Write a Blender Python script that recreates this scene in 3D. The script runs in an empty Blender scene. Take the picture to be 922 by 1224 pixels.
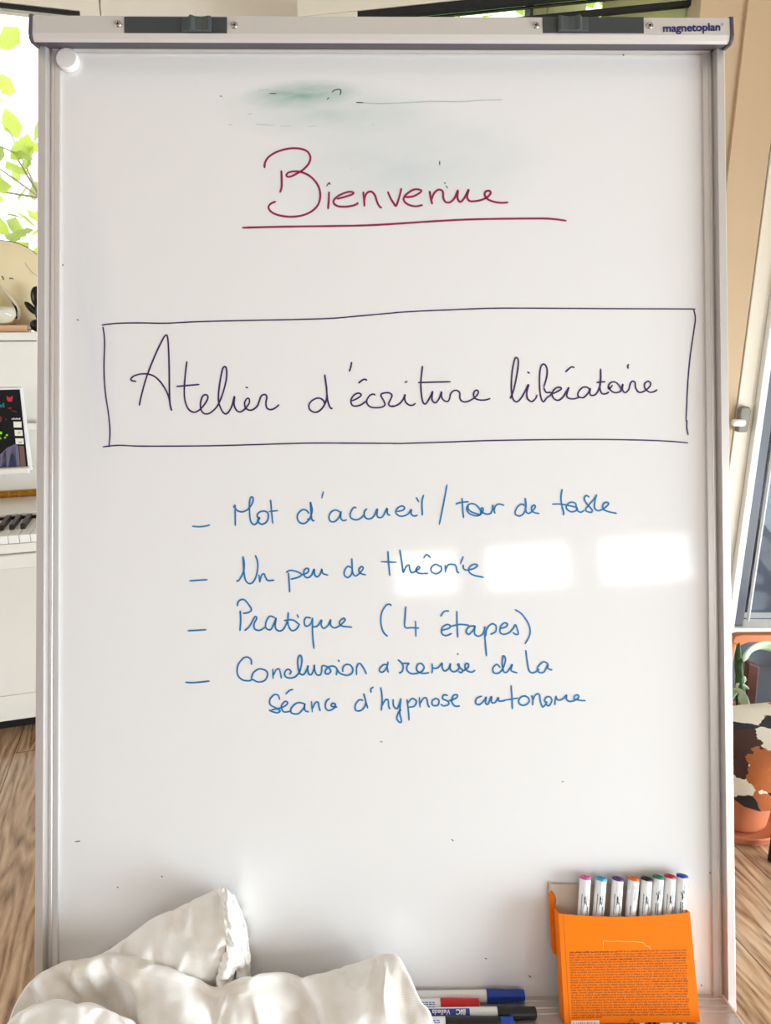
import bpy, bmesh, math, random
from mathutils import Vector, Matrix, noise
random.seed(7)
SC = bpy.context.scene
COL = SC.collection
R = math.radians

# ---------------------------------------------------------------- camera
PITCH = R(15.3); FPX = 840.0; CAMZ = 1.2
cam_d = bpy.data.cameras.new('camera'); cam = bpy.data.objects.new('camera', cam_d); COL.objects.link(cam)
cam.location = (0, 0, CAMZ); cam.rotation_euler = (R(90) - PITCH, 0, 0)
cam_d.sensor_fit = 'HORIZONTAL'; cam_d.sensor_width = 36; cam_d.lens = FPX / 922 * 36
cam_d.clip_start = 0.02; cam_d.clip_end = 200
SC.camera = cam
# room axes: the room is turned 16.5 degrees against the camera
TH = R(16.5)
E1 = Vector((math.cos(TH), math.sin(TH), 0)); E2 = Vector((-math.sin(TH), math.cos(TH), 0)); EZ = Vector((0, 0, 1))
def P(a, b, z): return E1 * a + E2 * b + EZ * z

# ---------------------------------------------------------------- world, lights, exposure
w = bpy.data.worlds.new('sky'); SC.world = w; w.use_nodes = True
bg = w.node_tree.nodes['Background']; bg.inputs[0].default_value = (0.93, 0.97, 1.0, 1); bg.inputs[1].default_value = 3.6
def area(name, loc, facing, sx, sz, power, col=(1, 1, 1)):
    d = bpy.data.lights.new(name, 'AREA'); d.shape = 'RECTANGLE'; d.size = sx; d.size_y = sz; d.energy = power; d.color = col
    o = bpy.data.objects.new(name, d); COL.objects.link(o); o.location = loc
    o.rotation_euler = Vector(facing).to_track_quat('-Z', 'Y').to_euler()
    return o
L_RIGHT = 16.0; L_BACK = 4.0; L_PANE = 5.0      # radiance of the daylight in each opening
def apow(L, sx, sz): return L * math.pi * sx * sz
area('daylight_right_window', P(2.04, -0.9, 0.55), -E1, 1.8, 1.0, apow(L_RIGHT, 1.8, 1.0), (0.75, 0.89, 1.0))
area('daylight_terrace_window', P(1.54, -3.15, 1.15), E2, 0.58, 2.2, apow(L_BACK, 0.58, 2.2), (0.75, 0.89, 1.0))
area('added_left_fill', P(-3.15, 1.0, 1.15), E1, 1.6, 1.7, apow(0.6, 1.6, 1.7), (0.86, 0.94, 1.0))  # unseen source, added to brighten the piano front and left floor
area('added_low_fill', P(2.04, 0.62, 0.36), -E1, 0.9, 0.6, apow(13.0, 0.9, 0.6), (0.84, 0.92, 1.0))  # extra light put in near the ground to lift floor, pot and stool
PANES = [(-0.76, -0.32), (-0.16, 0.36), (0.54, 1.07)]
for a0, a1 in PANES:
    area('daylight_clerestory', P((a0 + a1) / 2, -3.15, 1.755), E2, a1 - a0, 0.31, apow(L_PANE, a1 - a0, 0.31))
SC.view_settings.view_transform = 'Standard'; SC.view_settings.look = 'None'
SC.view_settings.exposure = 0.12; SC.view_settings.gamma = 1.0; SC.view_settings.use_curve_mapping = False

# ---------------------------------------------------------------- materials
def lin(c):
    return tuple(((x / 255) / 12.92 if x <= 10 else (((x / 255) + 0.055) / 1.055) ** 2.4) for x in c)
def mat(name, rgb, rough=0.5, metal=0.0, spec=0.5, bump=0.0, bscale=200.0, var=0.0, vscale=8.0, sub=0.0, coat=0.0, trans=0.0):
    m = bpy.data.materials.new(name); m.use_nodes = True; nt = m.node_tree; b = nt.nodes['Principled BSDF']
    c = lin(rgb); b.inputs['Base Color'].default_value = (*c, 1)
    b.inputs['Roughness'].default_value = rough; b.inputs['Metallic'].default_value = metal
    b.inputs['Specular IOR Level'].default_value = spec
    b.inputs['Coat Weight'].default_value = coat
    tc = nt.nodes.new('ShaderNodeTexCoord')
    n = nt.nodes.new('ShaderNodeTexNoise'); n.inputs['Scale'].default_value = vscale; n.inputs['Detail'].default_value = 5
    nt.links.new(tc.outputs['Object'], n.inputs['Vector'])
    v = max(var, 0.03)
    mx = nt.nodes.new('ShaderNodeMix'); mx.data_type = 'RGBA'
    mx.inputs[6].default_value = (*[x * (1 - v) for x in c], 1); mx.inputs[7].default_value = (*[min(1, x * (1 + v)) for x in c], 1)
    nt.links.new(n.outputs['Fac'], mx.inputs[0]); nt.links.new(mx.outputs[2], b.inputs['Base Color'])
    if bump:
        n2 = nt.nodes.new('ShaderNodeTexNoise'); n2.inputs['Scale'].default_value = bscale
        nt.links.new(tc.outputs['Object'], n2.inputs['Vector'])
        bp_ = nt.nodes.new('ShaderNodeBump'); bp_.inputs['Strength'].default_value = bump; bp_.inputs['Distance'].default_value = 0.002
        nt.links.new(n2.outputs['Fac'], bp_.inputs['Height']); nt.links.new(bp_.outputs[0], b.inputs['Normal'])
    return m
def glass_mat(name, tint=(1, 1, 1), ior=1.5, rough=0.0):
    m = bpy.data.materials.new(name); m.use_nodes = True; nt = m.node_tree; nt.nodes.remove(nt.nodes['Principled BSDF'])
    out = nt.nodes['Material Output']
    t = nt.nodes.new('ShaderNodeBsdfTransparent'); t.inputs[0].default_value = (*tint, 1)
    g = nt.nodes.new('ShaderNodeBsdfGlossy'); g.inputs['Roughness'].default_value = rough
    fr = nt.nodes.new('ShaderNodeFresnel'); fr.inputs[0].default_value = ior
    mx = nt.nodes.new('ShaderNodeMixShader')
    nt.links.new(fr.outputs[0], mx.inputs[0]); nt.links.new(t.outputs[0], mx.inputs[1]); nt.links.new(g.outputs[0], mx.inputs[2])
    nt.links.new(mx.outputs[0], out.inputs[0])
    return m
def leaf_mat(name, rgb, rgb2, trans=0.6):
    m = mat(name, rgb, 0.5, var=0.25, vscale=6); nt = m.node_tree; b = nt.nodes['Principled BSDF']; out = nt.nodes['Material Output']
    t = nt.nodes.new('ShaderNodeBsdfTranslucent'); t.inputs[0].default_value = (*lin(rgb2), 1)
    mx = nt.nodes.new('ShaderNodeMixShader'); mx.inputs[0].default_value = trans
    nt.links.new(b.outputs[0], mx.inputs[1]); nt.links.new(t.outputs[0], mx.inputs[2]); nt.links.new(mx.outputs[0], out.inputs[0])
    return m
M = {}
M['taupe'] = mat('taupe_wall_paint', (186, 180, 174), 0.85)
M['wall'] = mat('cream_wall_paint', (236, 228, 212), 0.85, bump=0.1, bscale=150)
M['ceil'] = mat('beige_ceiling_paint', (196, 188, 178), 0.9, bump=0.05)
M['tan'] = mat('tan_wall_panel', (206, 180, 146), 0.6, var=0.06, vscale=2)
M['cream'] = mat('cream_window_lacquer', (232, 224, 206), 0.45)
M['white_frame'] = mat('white_frame_lacquer', (246, 245, 242), 0.4)
M['anthracite'] = mat('anthracite_frame', (70, 74, 84), 0.35)
M['gasket'] = mat('black_rubber_gasket', (16, 16, 18), 0.6)
M['glass'] = glass_mat('window_glass'); M['door_glass'] = glass_mat('door_glass_pane', (0.9, 0.93, 0.95), 1.22); M['tint_glass'] = glass_mat('tinted_window_glass', (0.78, 0.88, 0.66))
M['alu'] = mat('anodised_aluminium', (216, 210, 206), 0.36, metal=0.55, bump=0.03, bscale=900)
M['alu_white'] = mat('light_grey_coated_aluminium', (208, 201, 194), 0.42, metal=0.1)
M['rubber'] = mat('dark_plum_grey_plastic', (78, 72, 80), 0.5)
M['slider'] = mat('dark_grey_plastic_grip', (70, 76, 76), 0.42)
M['slider_bed'] = mat('dark_grey_plastic_track', (58, 62, 63), 0.5)
M['steel'] = mat('steel_rivet', (190, 186, 182), 0.25, metal=1.0)
M['navy'] = mat('navy_print', (24, 34, 98), 0.5)
M['black'] = mat('black_print', (28, 28, 34), 0.5)
M['red_ink'] = mat('crimson_marker_ink', (152, 22, 76), 0.5, var=0.2, vscale=60)
M['purple_ink'] = mat('dark_purple_marker_ink', (58, 30, 88), 0.5, var=0.25, vscale=60)
M['blue_ink'] = mat('blue_marker_ink', (10, 116, 176), 0.5, var=0.3, vscale=60)
M['dark_ink'] = mat('grey_ink_speck', (70, 66, 74), 0.6)
M['magnet'] = mat('white_plastic_magnet', (238, 232, 228), 0.45)
M['pen_white'] = mat('white_pen_plastic', (248, 247, 247), 0.3)
M['pen_blue'] = mat('blue_pen_cap', (22, 66, 170), 0.25); M['pen_red'] = mat('red_pen_cap', (206, 22, 30), 0.3)
M['pen_black'] = mat('black_pen_cap', (22, 22, 26), 0.3)
M['label_blue'] = mat('blue_pen_label', (36, 74, 164), 0.4)
M['orange'] = mat('orange_carton_print', (252, 126, 4), 0.6, spec=0.15, var=0.03)
M['kraft'] = mat('grey_brown_carton_inside', (206, 188, 170), 0.8, var=0.06, vscale=60)
M['orange_text'] = mat('brown_carton_print', (128, 62, 12), 0.6)
M['emboss'] = mat('pale_perforation_edge', (255, 190, 90), 0.6)
M['barcode_white'] = mat('white_barcode_patch', (244, 242, 236), 0.5)
M['piano'] = mat('white_piano_lacquer', (240, 236, 226), 0.22, coat=0.4)
M['key_white'] = mat('white_piano_key', (250, 248, 242), 0.25); M['key_black'] = mat('black_piano_key', (34, 33, 34), 0.35)
M['brass'] = mat('brass_hinge', (196, 142, 58), 0.3, metal=1.0); M['felt'] = mat('dark_red_felt', (70, 40, 30), 0.9)
M['beech'] = mat('pale_beech_wood', (222, 176, 136), 0.5, var=0.1, vscale=20)
M['drumskin'] = mat('pale_drum_skin', (240, 222, 180), 0.6, var=0.05, vscale=10); M['drumrim'] = mat('dark_drum_rim', (70, 56, 44), 0.5)
M['figure'] = mat('glossy_black_figurine', (14, 14, 15), 0.3)
M['crystal'] = mat('cloudy_white_crystals', (236, 232, 222), 0.7, var=0.08, vscale=60)
M['screen_black'] = mat('black_tablet_screen', (20, 20, 24), 0.15)
M['terracotta'] = mat('terracotta', (186, 106, 66), 0.75, var=0.12, vscale=14, bump=0.1)
M['soil'] = mat('dark_soil', (52, 38, 28), 0.95, bump=0.8, bscale=80)
M['rail_wood'] = mat('orange_brown_wood', (186, 112, 62), 0.5, var=0.2, vscale=25)
M['dark_wood'] = mat('dark_red_brown_wood', (82, 40, 30), 0.5, var=0.15, vscale=25)
M['siding'] = mat('slate_grey_siding', (84, 92, 106), 0.55, var=0.06)
M['ground'] = mat('slate_paving', (86, 90, 98), 0.85, var=0.1)
M['leaf_out'] = leaf_mat('sunlit_yellow_green_leaf', (140, 160, 74), (176, 192, 84), 0.6)
M['leaf_in'] = leaf_mat('pale_striped_green_leaf', (196, 214, 178), (190, 212, 160), 0.25)
M['leaf_dark'] = leaf_mat('deep_green_leaf', (58, 92, 48), (90, 130, 60), 0.25)
M['bark'] = mat('grey_bark', (150, 140, 124), 0.9, bump=0.5)

def board_mat():
    m = mat('white_enamel_board', (235, 232, 230), 0.07, spec=0.5); nt = m.node_tree; b = nt.nodes['Principled BSDF']
    base = nt.nodes.new('ShaderNodeRGB'); base.outputs[0].default_value = (*lin((236, 233, 231)), 1)
    tc = nt.nodes.new('ShaderNodeTexCoord'); cur = base.outputs[0]
    # smears of half-wiped ink: each an oval patch broken up by stretched noise (object coordinates in metres)
    sm = [((-0.085, 0.432), (0.065, 0.016), (96, 160, 130), 0.75, 0.02), ((-0.06, 0.415), (0.12, 0.035), (170, 196, 190), 0.5, -0.05),
          ((0.02, 0.36), (0.16, 0.07), (196, 208, 212), 0.55, 0.0), ((-0.30, 0.18), (0.03, 0.2), (214, 216, 226), 0.45, 0.0)]
    for (cx, cy), (rx, ry), c, k, rot in sm:
        mp = nt.nodes.new('ShaderNodeMapping'); mp.vector_type = 'TEXTURE'
        mp.inputs['Location'].default_value = (cx, cy, 0); mp.inputs['Rotation'].default_value = (0, 0, rot + 0.05); mp.inputs['Scale'].default_value = (rx, ry, 1)
        nt.links.new(tc.outputs['Object'], mp.inputs[0])
        gr = nt.nodes.new('ShaderNodeTexGradient'); gr.gradient_type = 'SPHERICAL'; nt.links.new(mp.outputs[0], gr.inputs[0])
        no = nt.nodes.new('ShaderNodeTexNoise'); no.inputs['Scale'].default_value = 2.2; no.inputs['Detail'].default_value = 6; nt.links.new(mp.outputs[0], no.inputs[0])
        mu = nt.nodes.new('ShaderNodeMath'); mu.operation = 'MULTIPLY'; nt.links.new(gr.outputs['Fac'], mu.inputs[0]); nt.links.new(no.outputs['Fac'], mu.inputs[1])
        m2 = nt.nodes.new('ShaderNodeMath'); m2.operation = 'MULTIPLY'; m2.inputs[1].default_value = k * 1.9; m2.use_clamp = True; nt.links.new(mu.outputs[0], m2.inputs[0])
        mx = nt.nodes.new('ShaderNodeMix'); mx.data_type = 'RGBA'; mx.inputs[7].default_value = (*lin(c), 1)
        nt.links.new(m2.outputs[0], mx.inputs[0]); nt.links.new(cur, mx.inputs[6]); cur = mx.outputs[2]
    nt.links.new(cur, b.inputs['Base Color'])
    return m
M['board'] = board_mat()
def cloth_mat(name, rgb, stain):
    m = mat(name, rgb, 0.95, spec=0.1); nt = m.node_tree; b = nt.nodes['Principled BSDF']
    tc = nt.nodes.new('ShaderNodeTexCoord')
    n = nt.nodes.new('ShaderNodeTexNoise'); n.inputs['Scale'].default_value = 26; n.inputs['Detail'].default_value = 3; nt.links.new(tc.outputs['Object'], n.inputs[0])
    rp = nt.nodes.new('ShaderNodeValToRGB'); rp.color_ramp.elements[0].position = 0.5; rp.color_ramp.elements[1].position = 0.75
    rp.color_ramp.elements[0].color = (*lin(rgb), 1); rp.color_ramp.elements[1].color = (*lin(stain), 1)
    nt.links.new(n.outputs['Fac'], rp.inputs[0]); nt.links.new(rp.outputs[0], b.inputs['Base Color'])
    w1 = nt.nodes.new('ShaderNodeTexWave'); w1.inputs['Scale'].default_value = 260; w1.bands_direction = 'X'; nt.links.new(tc.outputs['Object'], w1.inputs[0])
    w2 = nt.nodes.new('ShaderNodeTexWave'); w2.inputs['Scale'].default_value = 260; w2.bands_direction = 'Y'; nt.links.new(tc.outputs['Object'], w2.inputs[0])
    ad = nt.nodes.new('ShaderNodeMath'); ad.operation = 'ADD'; nt.links.new(w1.outputs['Fac'], ad.inputs[0]); nt.links.new(w2.outputs['Fac'], ad.inputs[1])
    bu = nt.nodes.new('ShaderNodeBump'); bu.inputs['Strength'].default_value = 0.12; bu.inputs['Distance'].default_value = 0.0008
    nt.links.new(ad.outputs[0], bu.inputs['Height']); nt.links.new(bu.outputs[0], b.inputs['Normal'])
    return m
M['cloth'] = cloth_mat('unbleached_cotton_cloth', (246, 240, 233), (230, 219, 205))
M['hem'] = cloth_mat('white_frayed_cotton', (250, 246, 240), (244, 238, 230))
def wood_floor_mat():
    m = mat('oak_plank_floor', (160, 120, 86), 0.24, coat=1.0); nt = m.node_tree; b = nt.nodes['Principled BSDF']
    tc = nt.nodes.new('ShaderNodeTexCoord')
    mp = nt.nodes.new('ShaderNodeMapping'); mp.vector_type = 'TEXTURE'; mp.inputs['Location'].default_value = (0.06, -0.03, 0); mp.inputs['Rotation'].default_value = (0, 0, TH + R(90))
    nt.links.new(tc.outputs['Object'], mp.inputs[0])
    br = nt.nodes.new('ShaderNodeTexBrick'); br.offset = 0.37; br.inputs['Scale'].default_value = 1.0
    br.inputs['Brick Width'].default_value = 1.25; br.inputs['Row Height'].default_value = 0.19; br.inputs['Mortar Size'].default_value = 0.0016
    br.inputs['Color1'].default_value = (0.2, 0.2, 0.2, 1); br.inputs['Color2'].default_value = (0.8, 0.8, 0.8, 1); br.inputs['Mortar'].default_value = (0, 0, 0, 1)
    nt.links.new(mp.outputs[0], br.inputs[0])
    # growth-ring pattern: stretched, warped bands
    st = nt.nodes.new('ShaderNodeMapping'); st.inputs['Scale'].default_value = (1.3, 9.0, 1); nt.links.new(mp.outputs[0], st.inputs[0])
    ad = nt.nodes.new('ShaderNodeVectorMath'); ad.operation = 'MULTIPLY_ADD'; ad.inputs[1].default_value = (3, 7, 5)
    nt.links.new(br.outputs['Color'], ad.inputs[0]); nt.links.new(st.outputs[0], ad.inputs[2])
    no = nt.nodes.new('ShaderNodeTexNoise'); no.inputs['Scale'].default_value = 1.3; no.inputs['Detail'].default_value = 2; nt.links.new(ad.outputs[0], no.inputs[0])
    mu = nt.nodes.new('ShaderNodeMath'); mu.operation = 'MULTIPLY'; mu.inputs[1].default_value = 70; nt.links.new(no.outputs['Fac'], mu.inputs[0])
    si = nt.nodes.new('ShaderNodeMath'); si.operation = 'SINE'; nt.links.new(mu.outputs[0], si.inputs[0])
    n2 = nt.nodes.new('ShaderNodeTexNoise'); n2.inputs['Scale'].default_value = 7; n2.inputs['Detail'].default_value = 8; n2.inputs['Roughness'].default_value = 0.7; nt.links.new(ad.outputs[0], n2.inputs[0])
    ma = nt.nodes.new('ShaderNodeMath'); ma.operation = 'MULTIPLY_ADD'; ma.inputs[1].default_value = 0.13; nt.links.new(si.outputs[0], ma.inputs[0]); nt.links.new(n2.outputs['Fac'], ma.inputs[2])
    rp = nt.nodes.new('ShaderNodeValToRGB'); e = rp.color_ramp.elements
    e[0].position = 0.22; e[0].color = (*lin((112, 82, 58)), 1); e[1].position = 0.75; e[1].color = (*lin((208, 176, 142)), 1)
    e3 = e.new(0.48); e3.color = (*lin((178, 142, 108)), 1)
    nt.links.new(ma.outputs[0], rp.inputs[0])
    mx = nt.nodes.new('ShaderNodeMix'); mx.data_type = 'RGBA'; mx.blend_type = 'MULTIPLY'
    sub = nt.nodes.new('ShaderNodeMath'); sub.operation = 'MULTIPLY'; sub.inputs[1].default_value = 0.75
    nt.links.new(br.outputs['Fac'], sub.inputs[0]); nt.links.new(sub.outputs[0], mx.inputs[0])
    nt.links.new(rp.outputs[0], mx.inputs[6]); mx.inputs[7].default_value = (0.12, 0.08, 0.06, 1)
    nt.links.new(mx.outputs[2], b.inputs['Base Color'])
    bu = nt.nodes.new('ShaderNodeBump'); bu.inputs['Strength'].default_value = 0.2; bu.inputs['Distance'].default_value = 0.001; nt.links.new(n2.outputs['Fac'], bu.inputs['Height']); nt.links.new(bu.outputs[0], b.inputs['Normal'])
    return m
M['floor'] = wood_floor_mat()
def hide_mat():
    m = mat('tricolour_cowhide', (240, 232, 214), 0.8); nt = m.node_tree; b = nt.nodes['Principled BSDF']
    tc = nt.nodes.new('ShaderNodeTexCoord')
    n0 = nt.nodes.new('ShaderNodeTexNoise'); n0.inputs['Scale'].default_value = 60; nt.links.new(tc.outputs['Object'], n0.inputs[0])
    dv = nt.nodes.new('ShaderNodeVectorMath'); dv.operation = 'MULTIPLY_ADD'; dv.inputs[1].default_value = (0.015,) * 3
    nt.links.new(n0.outputs['Color'], dv.inputs[0]); nt.links.new(tc.outputs['Object'], dv.inputs[2])
    vo = nt.nodes.new('ShaderNodeTexVoronoi'); vo.inputs['Scale'].default_value = 17; vo.inputs['Randomness'].default_value = 1.0
    nt.links.new(dv.outputs[0], vo.inputs[0])
    sp = nt.nodes.new('ShaderNodeSeparateColor'); nt.links.new(vo.outputs['Color'], sp.inputs[0])
    rp = nt.nodes.new('ShaderNodeValToRGB'); rp.color_ramp.interpolation = 'CONSTANT'; e = rp.color_ramp.elements
    e[0].position = 0; e[0].color = (*lin((34, 32, 36)), 1); e[1].position = 0.30; e[1].color = (*lin((242, 234, 216)), 1)
    x = e.new(0.68); x.color = (*lin((186, 104, 52)), 1); x = e.new(0.9); x.color = (*lin((70, 36, 26)), 1)
    nt.links.new(sp.outputs[0], rp.inputs[0]); nt.links.new(rp.outputs[0], b.inputs['Base Color'])
    nb = nt.nodes.new('ShaderNodeTexNoise'); nb.inputs['Scale'].default_value = 300; nt.links.new(tc.outputs['Object'], nb.inputs[0])
    bu = nt.nodes.new('ShaderNodeBump'); bu.inputs['Strength'].default_value = 0.7; bu.inputs['Distance'].default_value = 0.003; nt.links.new(nb.outputs['Fac'], bu.inputs['Height']); nt.links.new(bu.outputs[0], b.inputs['Normal'])
    return m
M['hide'] = hide_mat()

# ---------------------------------------------------------------- mesh helpers
class MB:
    def __init__(s): s.v = []; s.f = []
    def add(s, vs, fs):
        o = len(s.v); s.v += [Vector(x) for x in vs]; s.f += [tuple(i + o for i in f) for f in fs]; return s
    def box(s, x0, x1, y0, y1, z0, z1):
        return s.add([(x0, y0, z0), (x1, y0, z0), (x1, y1, z0), (x0, y1, z0), (x0, y0, z1), (x1, y0, z1), (x1, y1, z1), (x0, y1, z1)],
                     [(0, 3, 2, 1), (4, 5, 6, 7), (0, 1, 5, 4), (1, 2, 6, 5), (2, 3, 7, 6), (3, 0, 4, 7)])
    def prism(s, poly, y0, y1, axis='y'):           # polygon extruded along an axis; poly in the other two axes
        n = len(poly)
        def mk(p, t): return {'y': (p[0], t, p[1]), 'x': (t, p[0], p[1]), 'z': (p[0], p[1], t)}[axis]
        vs = [mk(p, y0) for p in poly] + [mk(p, y1) for p in poly]
        fs = [tuple(range(n)), tuple(range(2 * n - 1, n - 1, -1))] + [(i, (i + 1) % n + n * 0, (i + 1) % n + n, i + n) for i in range(n)]
        return s.add(vs, fs)
    def lathe(s, prof, seg=32, axis='y', c=(0, 0, 0)):   # prof: (radius, height)
        vs = []; fs = []
        for r_, h in prof:
            for k in range(seg):
                t = 2 * math.pi * k / seg; x, y = r_ * math.cos(t), r_ * math.sin(t)
                p = {'y': (x, h, y), 'z': (x, y, h), 'x': (h, x, y)}[axis]
                vs.append((p[0] + c[0], p[1] + c[1], p[2] + c[2]))
        for i in range(len(prof) - 1):
            for k in range(seg):
                fs.append((i * seg + k, i * seg + (k + 1) % seg, (i + 1) * seg + (k + 1) % seg, (i + 1) * seg + k))
        if prof[0][0] > 1e-6: fs.append(tuple(range(seg - 1, -1, -1)))
        if prof[-1][0] > 1e-6: fs.append(tuple((len(prof) - 1) * seg + k for k in range(seg)))
        return s.add(vs, fs)
    def tube(s, pts, rads, seg=10):
        pts = [Vector(p) for p in pts]; vs = []; fs = []
        if not hasattr(rads, '__len__'): rads = [rads] * len(pts)
        ref = None
        for i, p in enumerate(pts):
            d = (pts[min(i + 1, len(pts) - 1)] - pts[max(i - 1, 0)]).normalized()
            if ref is None: ref = d.orthogonal().normalized()
            ref = (ref - d * ref.dot(d)).normalized(); q = d.cross(ref)
            for k in range(seg):
                t = 2 * math.pi * k / seg; vs.append(p + (ref * math.cos(t) + q * math.sin(t)) * rads[i])
        for i in range(len(pts) - 1):
            for k in range(seg): fs.append((i * seg + k, i * seg + (k + 1) % seg, (i + 1) * seg + (k + 1) % seg, (i + 1) * seg + k))
        fs.append(tuple(range(seg - 1, -1, -1))); fs.append(tuple((len(pts) - 1) * seg + k for k in range(seg)))
        return s.add(vs, fs)
    def grid(s, rows):
        nr = len(rows); nc = len(rows[0]); vs = [p for r_ in rows for p in r_]
        return s.add(vs, [(i * nc + j, i * nc + j + 1, (i + 1) * nc + j + 1, (i + 1) * nc + j) for i in range(nr - 1) for j in range(nc - 1)])
    def xf(s, m): s.v = [m @ v for v in s.v]; return s
    def build(s, name, material, parent=None, mw=None, smooth=False, bevel=0.0, solid=0.0, fixn=True, sub=0):
        me = bpy.data.meshes.new(name); me.from_pydata([tuple(v) for v in s.v], [], s.f)
        if fixn:
            b = bmesh.new(); b.from_mesh(me); bmesh.ops.recalc_face_normals(b, faces=b.faces); b.to_mesh(me); b.free()
        me.materials.append(material)
        if smooth:
            for p in me.polygons: p.use_smooth = True
        o = bpy.data.objects.new(name, me); COL.objects.link(o)
        if parent is not None:
            o.parent = parent
            WORLD[o] = (WORLD[parent] if mw is None else mw).copy()
            o.matrix_local = WORLD[parent].inverted() @ WORLD[o]
        else:
            WORLD[o] = mw.copy() if mw is not None else Matrix()
            o.matrix_world = WORLD[o]
        if bevel:
            md = o.modifiers.new('bevel', 'BEVEL'); md.width = bevel; md.segments = 2; md.limit_method = 'ANGLE'
        if sub:
            md = o.modifiers.new('sub', 'SUBSURF'); md.levels = sub; md.render_levels = sub
        if solid:
            md = o.modifiers.new('solid', 'SOLIDIFY'); md.thickness = solid; md.offset = 0
        return o
WORLD = {}
def tag(o, label=None, cat=None, group=None, kind=None):
    if label: o['label'] = label
    if cat: o['category'] = cat
    if group: o['group'] = group
    if kind: o['kind'] = kind
    return o
def empty(name, mw, **k):
    o = bpy.data.objects.new(name, None); COL.objects.link(o); o.empty_display_size = 0.05
    WORLD[o] = mw.copy(); o.matrix_world = mw
    return tag(o, **k)
def frame(origin, x, y, z):
    m = Matrix.Identity(4)
    for i, c in enumerate((x, y, z)):
        for j in range(3): m[j][i] = c[j]
    for j in range(3): m[j][3] = origin[j]
    return m
ROOM = frame((0, 0, 0), E1, E2, EZ)
def T(x, y, z): return Matrix.Translation((x, y, z))
def RX(d): return Matrix.Rotation(R(d), 4, 'X')
def RY(d): return Matrix.Rotation(R(d), 4, 'Y')
def RZ(d): return Matrix.Rotation(R(d), 4, 'Z')
def catmull(pts, n=6):
    pts = [Vector(p) for p in pts]
    if len(pts) < 3: return pts
    out = []
    for i in range(len(pts) - 1):
        p0 = pts[max(i - 1, 0)]; p1 = pts[i]; p2 = pts[i + 1]; p3 = pts[min(i + 2, len(pts) - 1)]
        for k in range(n):
            t = k / n
            out.append(0.5 * ((2 * p1) + (p2 - p0) * t + (2 * p0 - 5 * p1 + 4 * p2 - p3) * t * t + (3 * p1 - p0 - 3 * p2 + p3) * t ** 3))
    out.append(pts[-1]); return out
def patch(ctrl, nu, nv):                     # smooth surface through a grid of control points
    rows = [catmull(r_, nu) for r_ in ctrl]
    cols = [catmull([r_[j] for r_ in rows], nv) for j in range(len(rows[0]))]
    return [[cols[j][i] for j in range(len(cols))] for i in range(len(cols[0]))]

# ================================================================ the setting
def wall_boxes(mb, x0, x1, y0, y1, z0, z1, holes):     # wall along x with rectangular holes (hx0, hx1, hz0, hz1)
    x = x0
    for hx0, hx1, hz0, hz1 in sorted(holes):
        if hx0 > x: mb.box(x, hx0, y0, y1, z0, z1)
        if hz0 > z0: mb.box(hx0, hx1, y0, y1, z0, hz0)
        if hz1 < z1: mb.box(hx0, hx1, y0, y1, hz1, z1)
        x = hx1
    if x < x1: mb.box(x, x1, y0, y1, z0, z1)
    return mb
def S(o): o['kind'] = 'structure'; return o
H = 2.7; YD = 1.8
S(MB().box(-5, 0.80, -5, 2.75, -0.1, 0).box(0.80, 4, -5, YD + 0.09, -0.1, 0).build('floor', M['floor']))
S(MB().box(-3.2, 2.9, -3.3, 2.75, H, H + 0.1).build('ceiling', M['ceil'], mw=ROOM))
BW = 2.42                                                 # the wall behind the piano
W1 = (-1.75, -0.12, 1.02, 2.08); W2 = (0.50, 1.30, 0.95, 2.45)
S(wall_boxes(MB(), -3.1, 1.42, BW, BW + 0.15, 0, H, [W1, W2]).build('wall_back', M['wall'], mw=ROOM))
mb = wall_boxes(MB(), -3.1, BW, 0.0, 0.1, 0, H, [(0.2, 1.8, 0.3, 2.0)]).xf(frame((0, 0, 0), (0, 1, 0), (-1, 0, 0), (0, 0, 1)))  # hole lets in the added left fill
S(mb.xf(Matrix.Translation((-3.0, 0, 0))).build('wall_left', M['taupe'], mw=ROOM))
FH = [(a0, a1, 1.60, 1.91) for a0, a1 in PANES] + [(1.25, 1.83, 0.05, 2.25)]
S(wall_boxes(MB(), -3.0, 2.0, -3.1, -3.0, 0, H, FH).build('wall_front', M['taupe'], mw=ROOM))
mb = MB()
wall_boxes(mb, -3.0, 1.31, -0.1, 0.0, 0, H, [(-1.8, 0.0, 0.04, 1.06), (0.16, 1.08, 0.05, 0.67)]).xf(frame((0, 0, 0), (0, 1, 0), (-1, 0, 0), (0, 0, 1)))  # the second, low hole is made for the added low fill
S(mb.xf(Matrix.Translation((1.9, 0, 0))).build('wall_right', M['wall'], mw=ROOM))
# glazed bay on the right: solid panel, door leaf with handle, glass
S(MB().box(0.70, 0.875, YD, YD + 0.12, 0, H).build('wall_bay', M['tan']))
S(MB().box(0.70, 0.80, YD + 0.12, 2.62, 0, H).build('wall_return', M['tan']))
door = S(empty('door_1', T(0.93, YD, 0)))
pole = MB()
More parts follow.
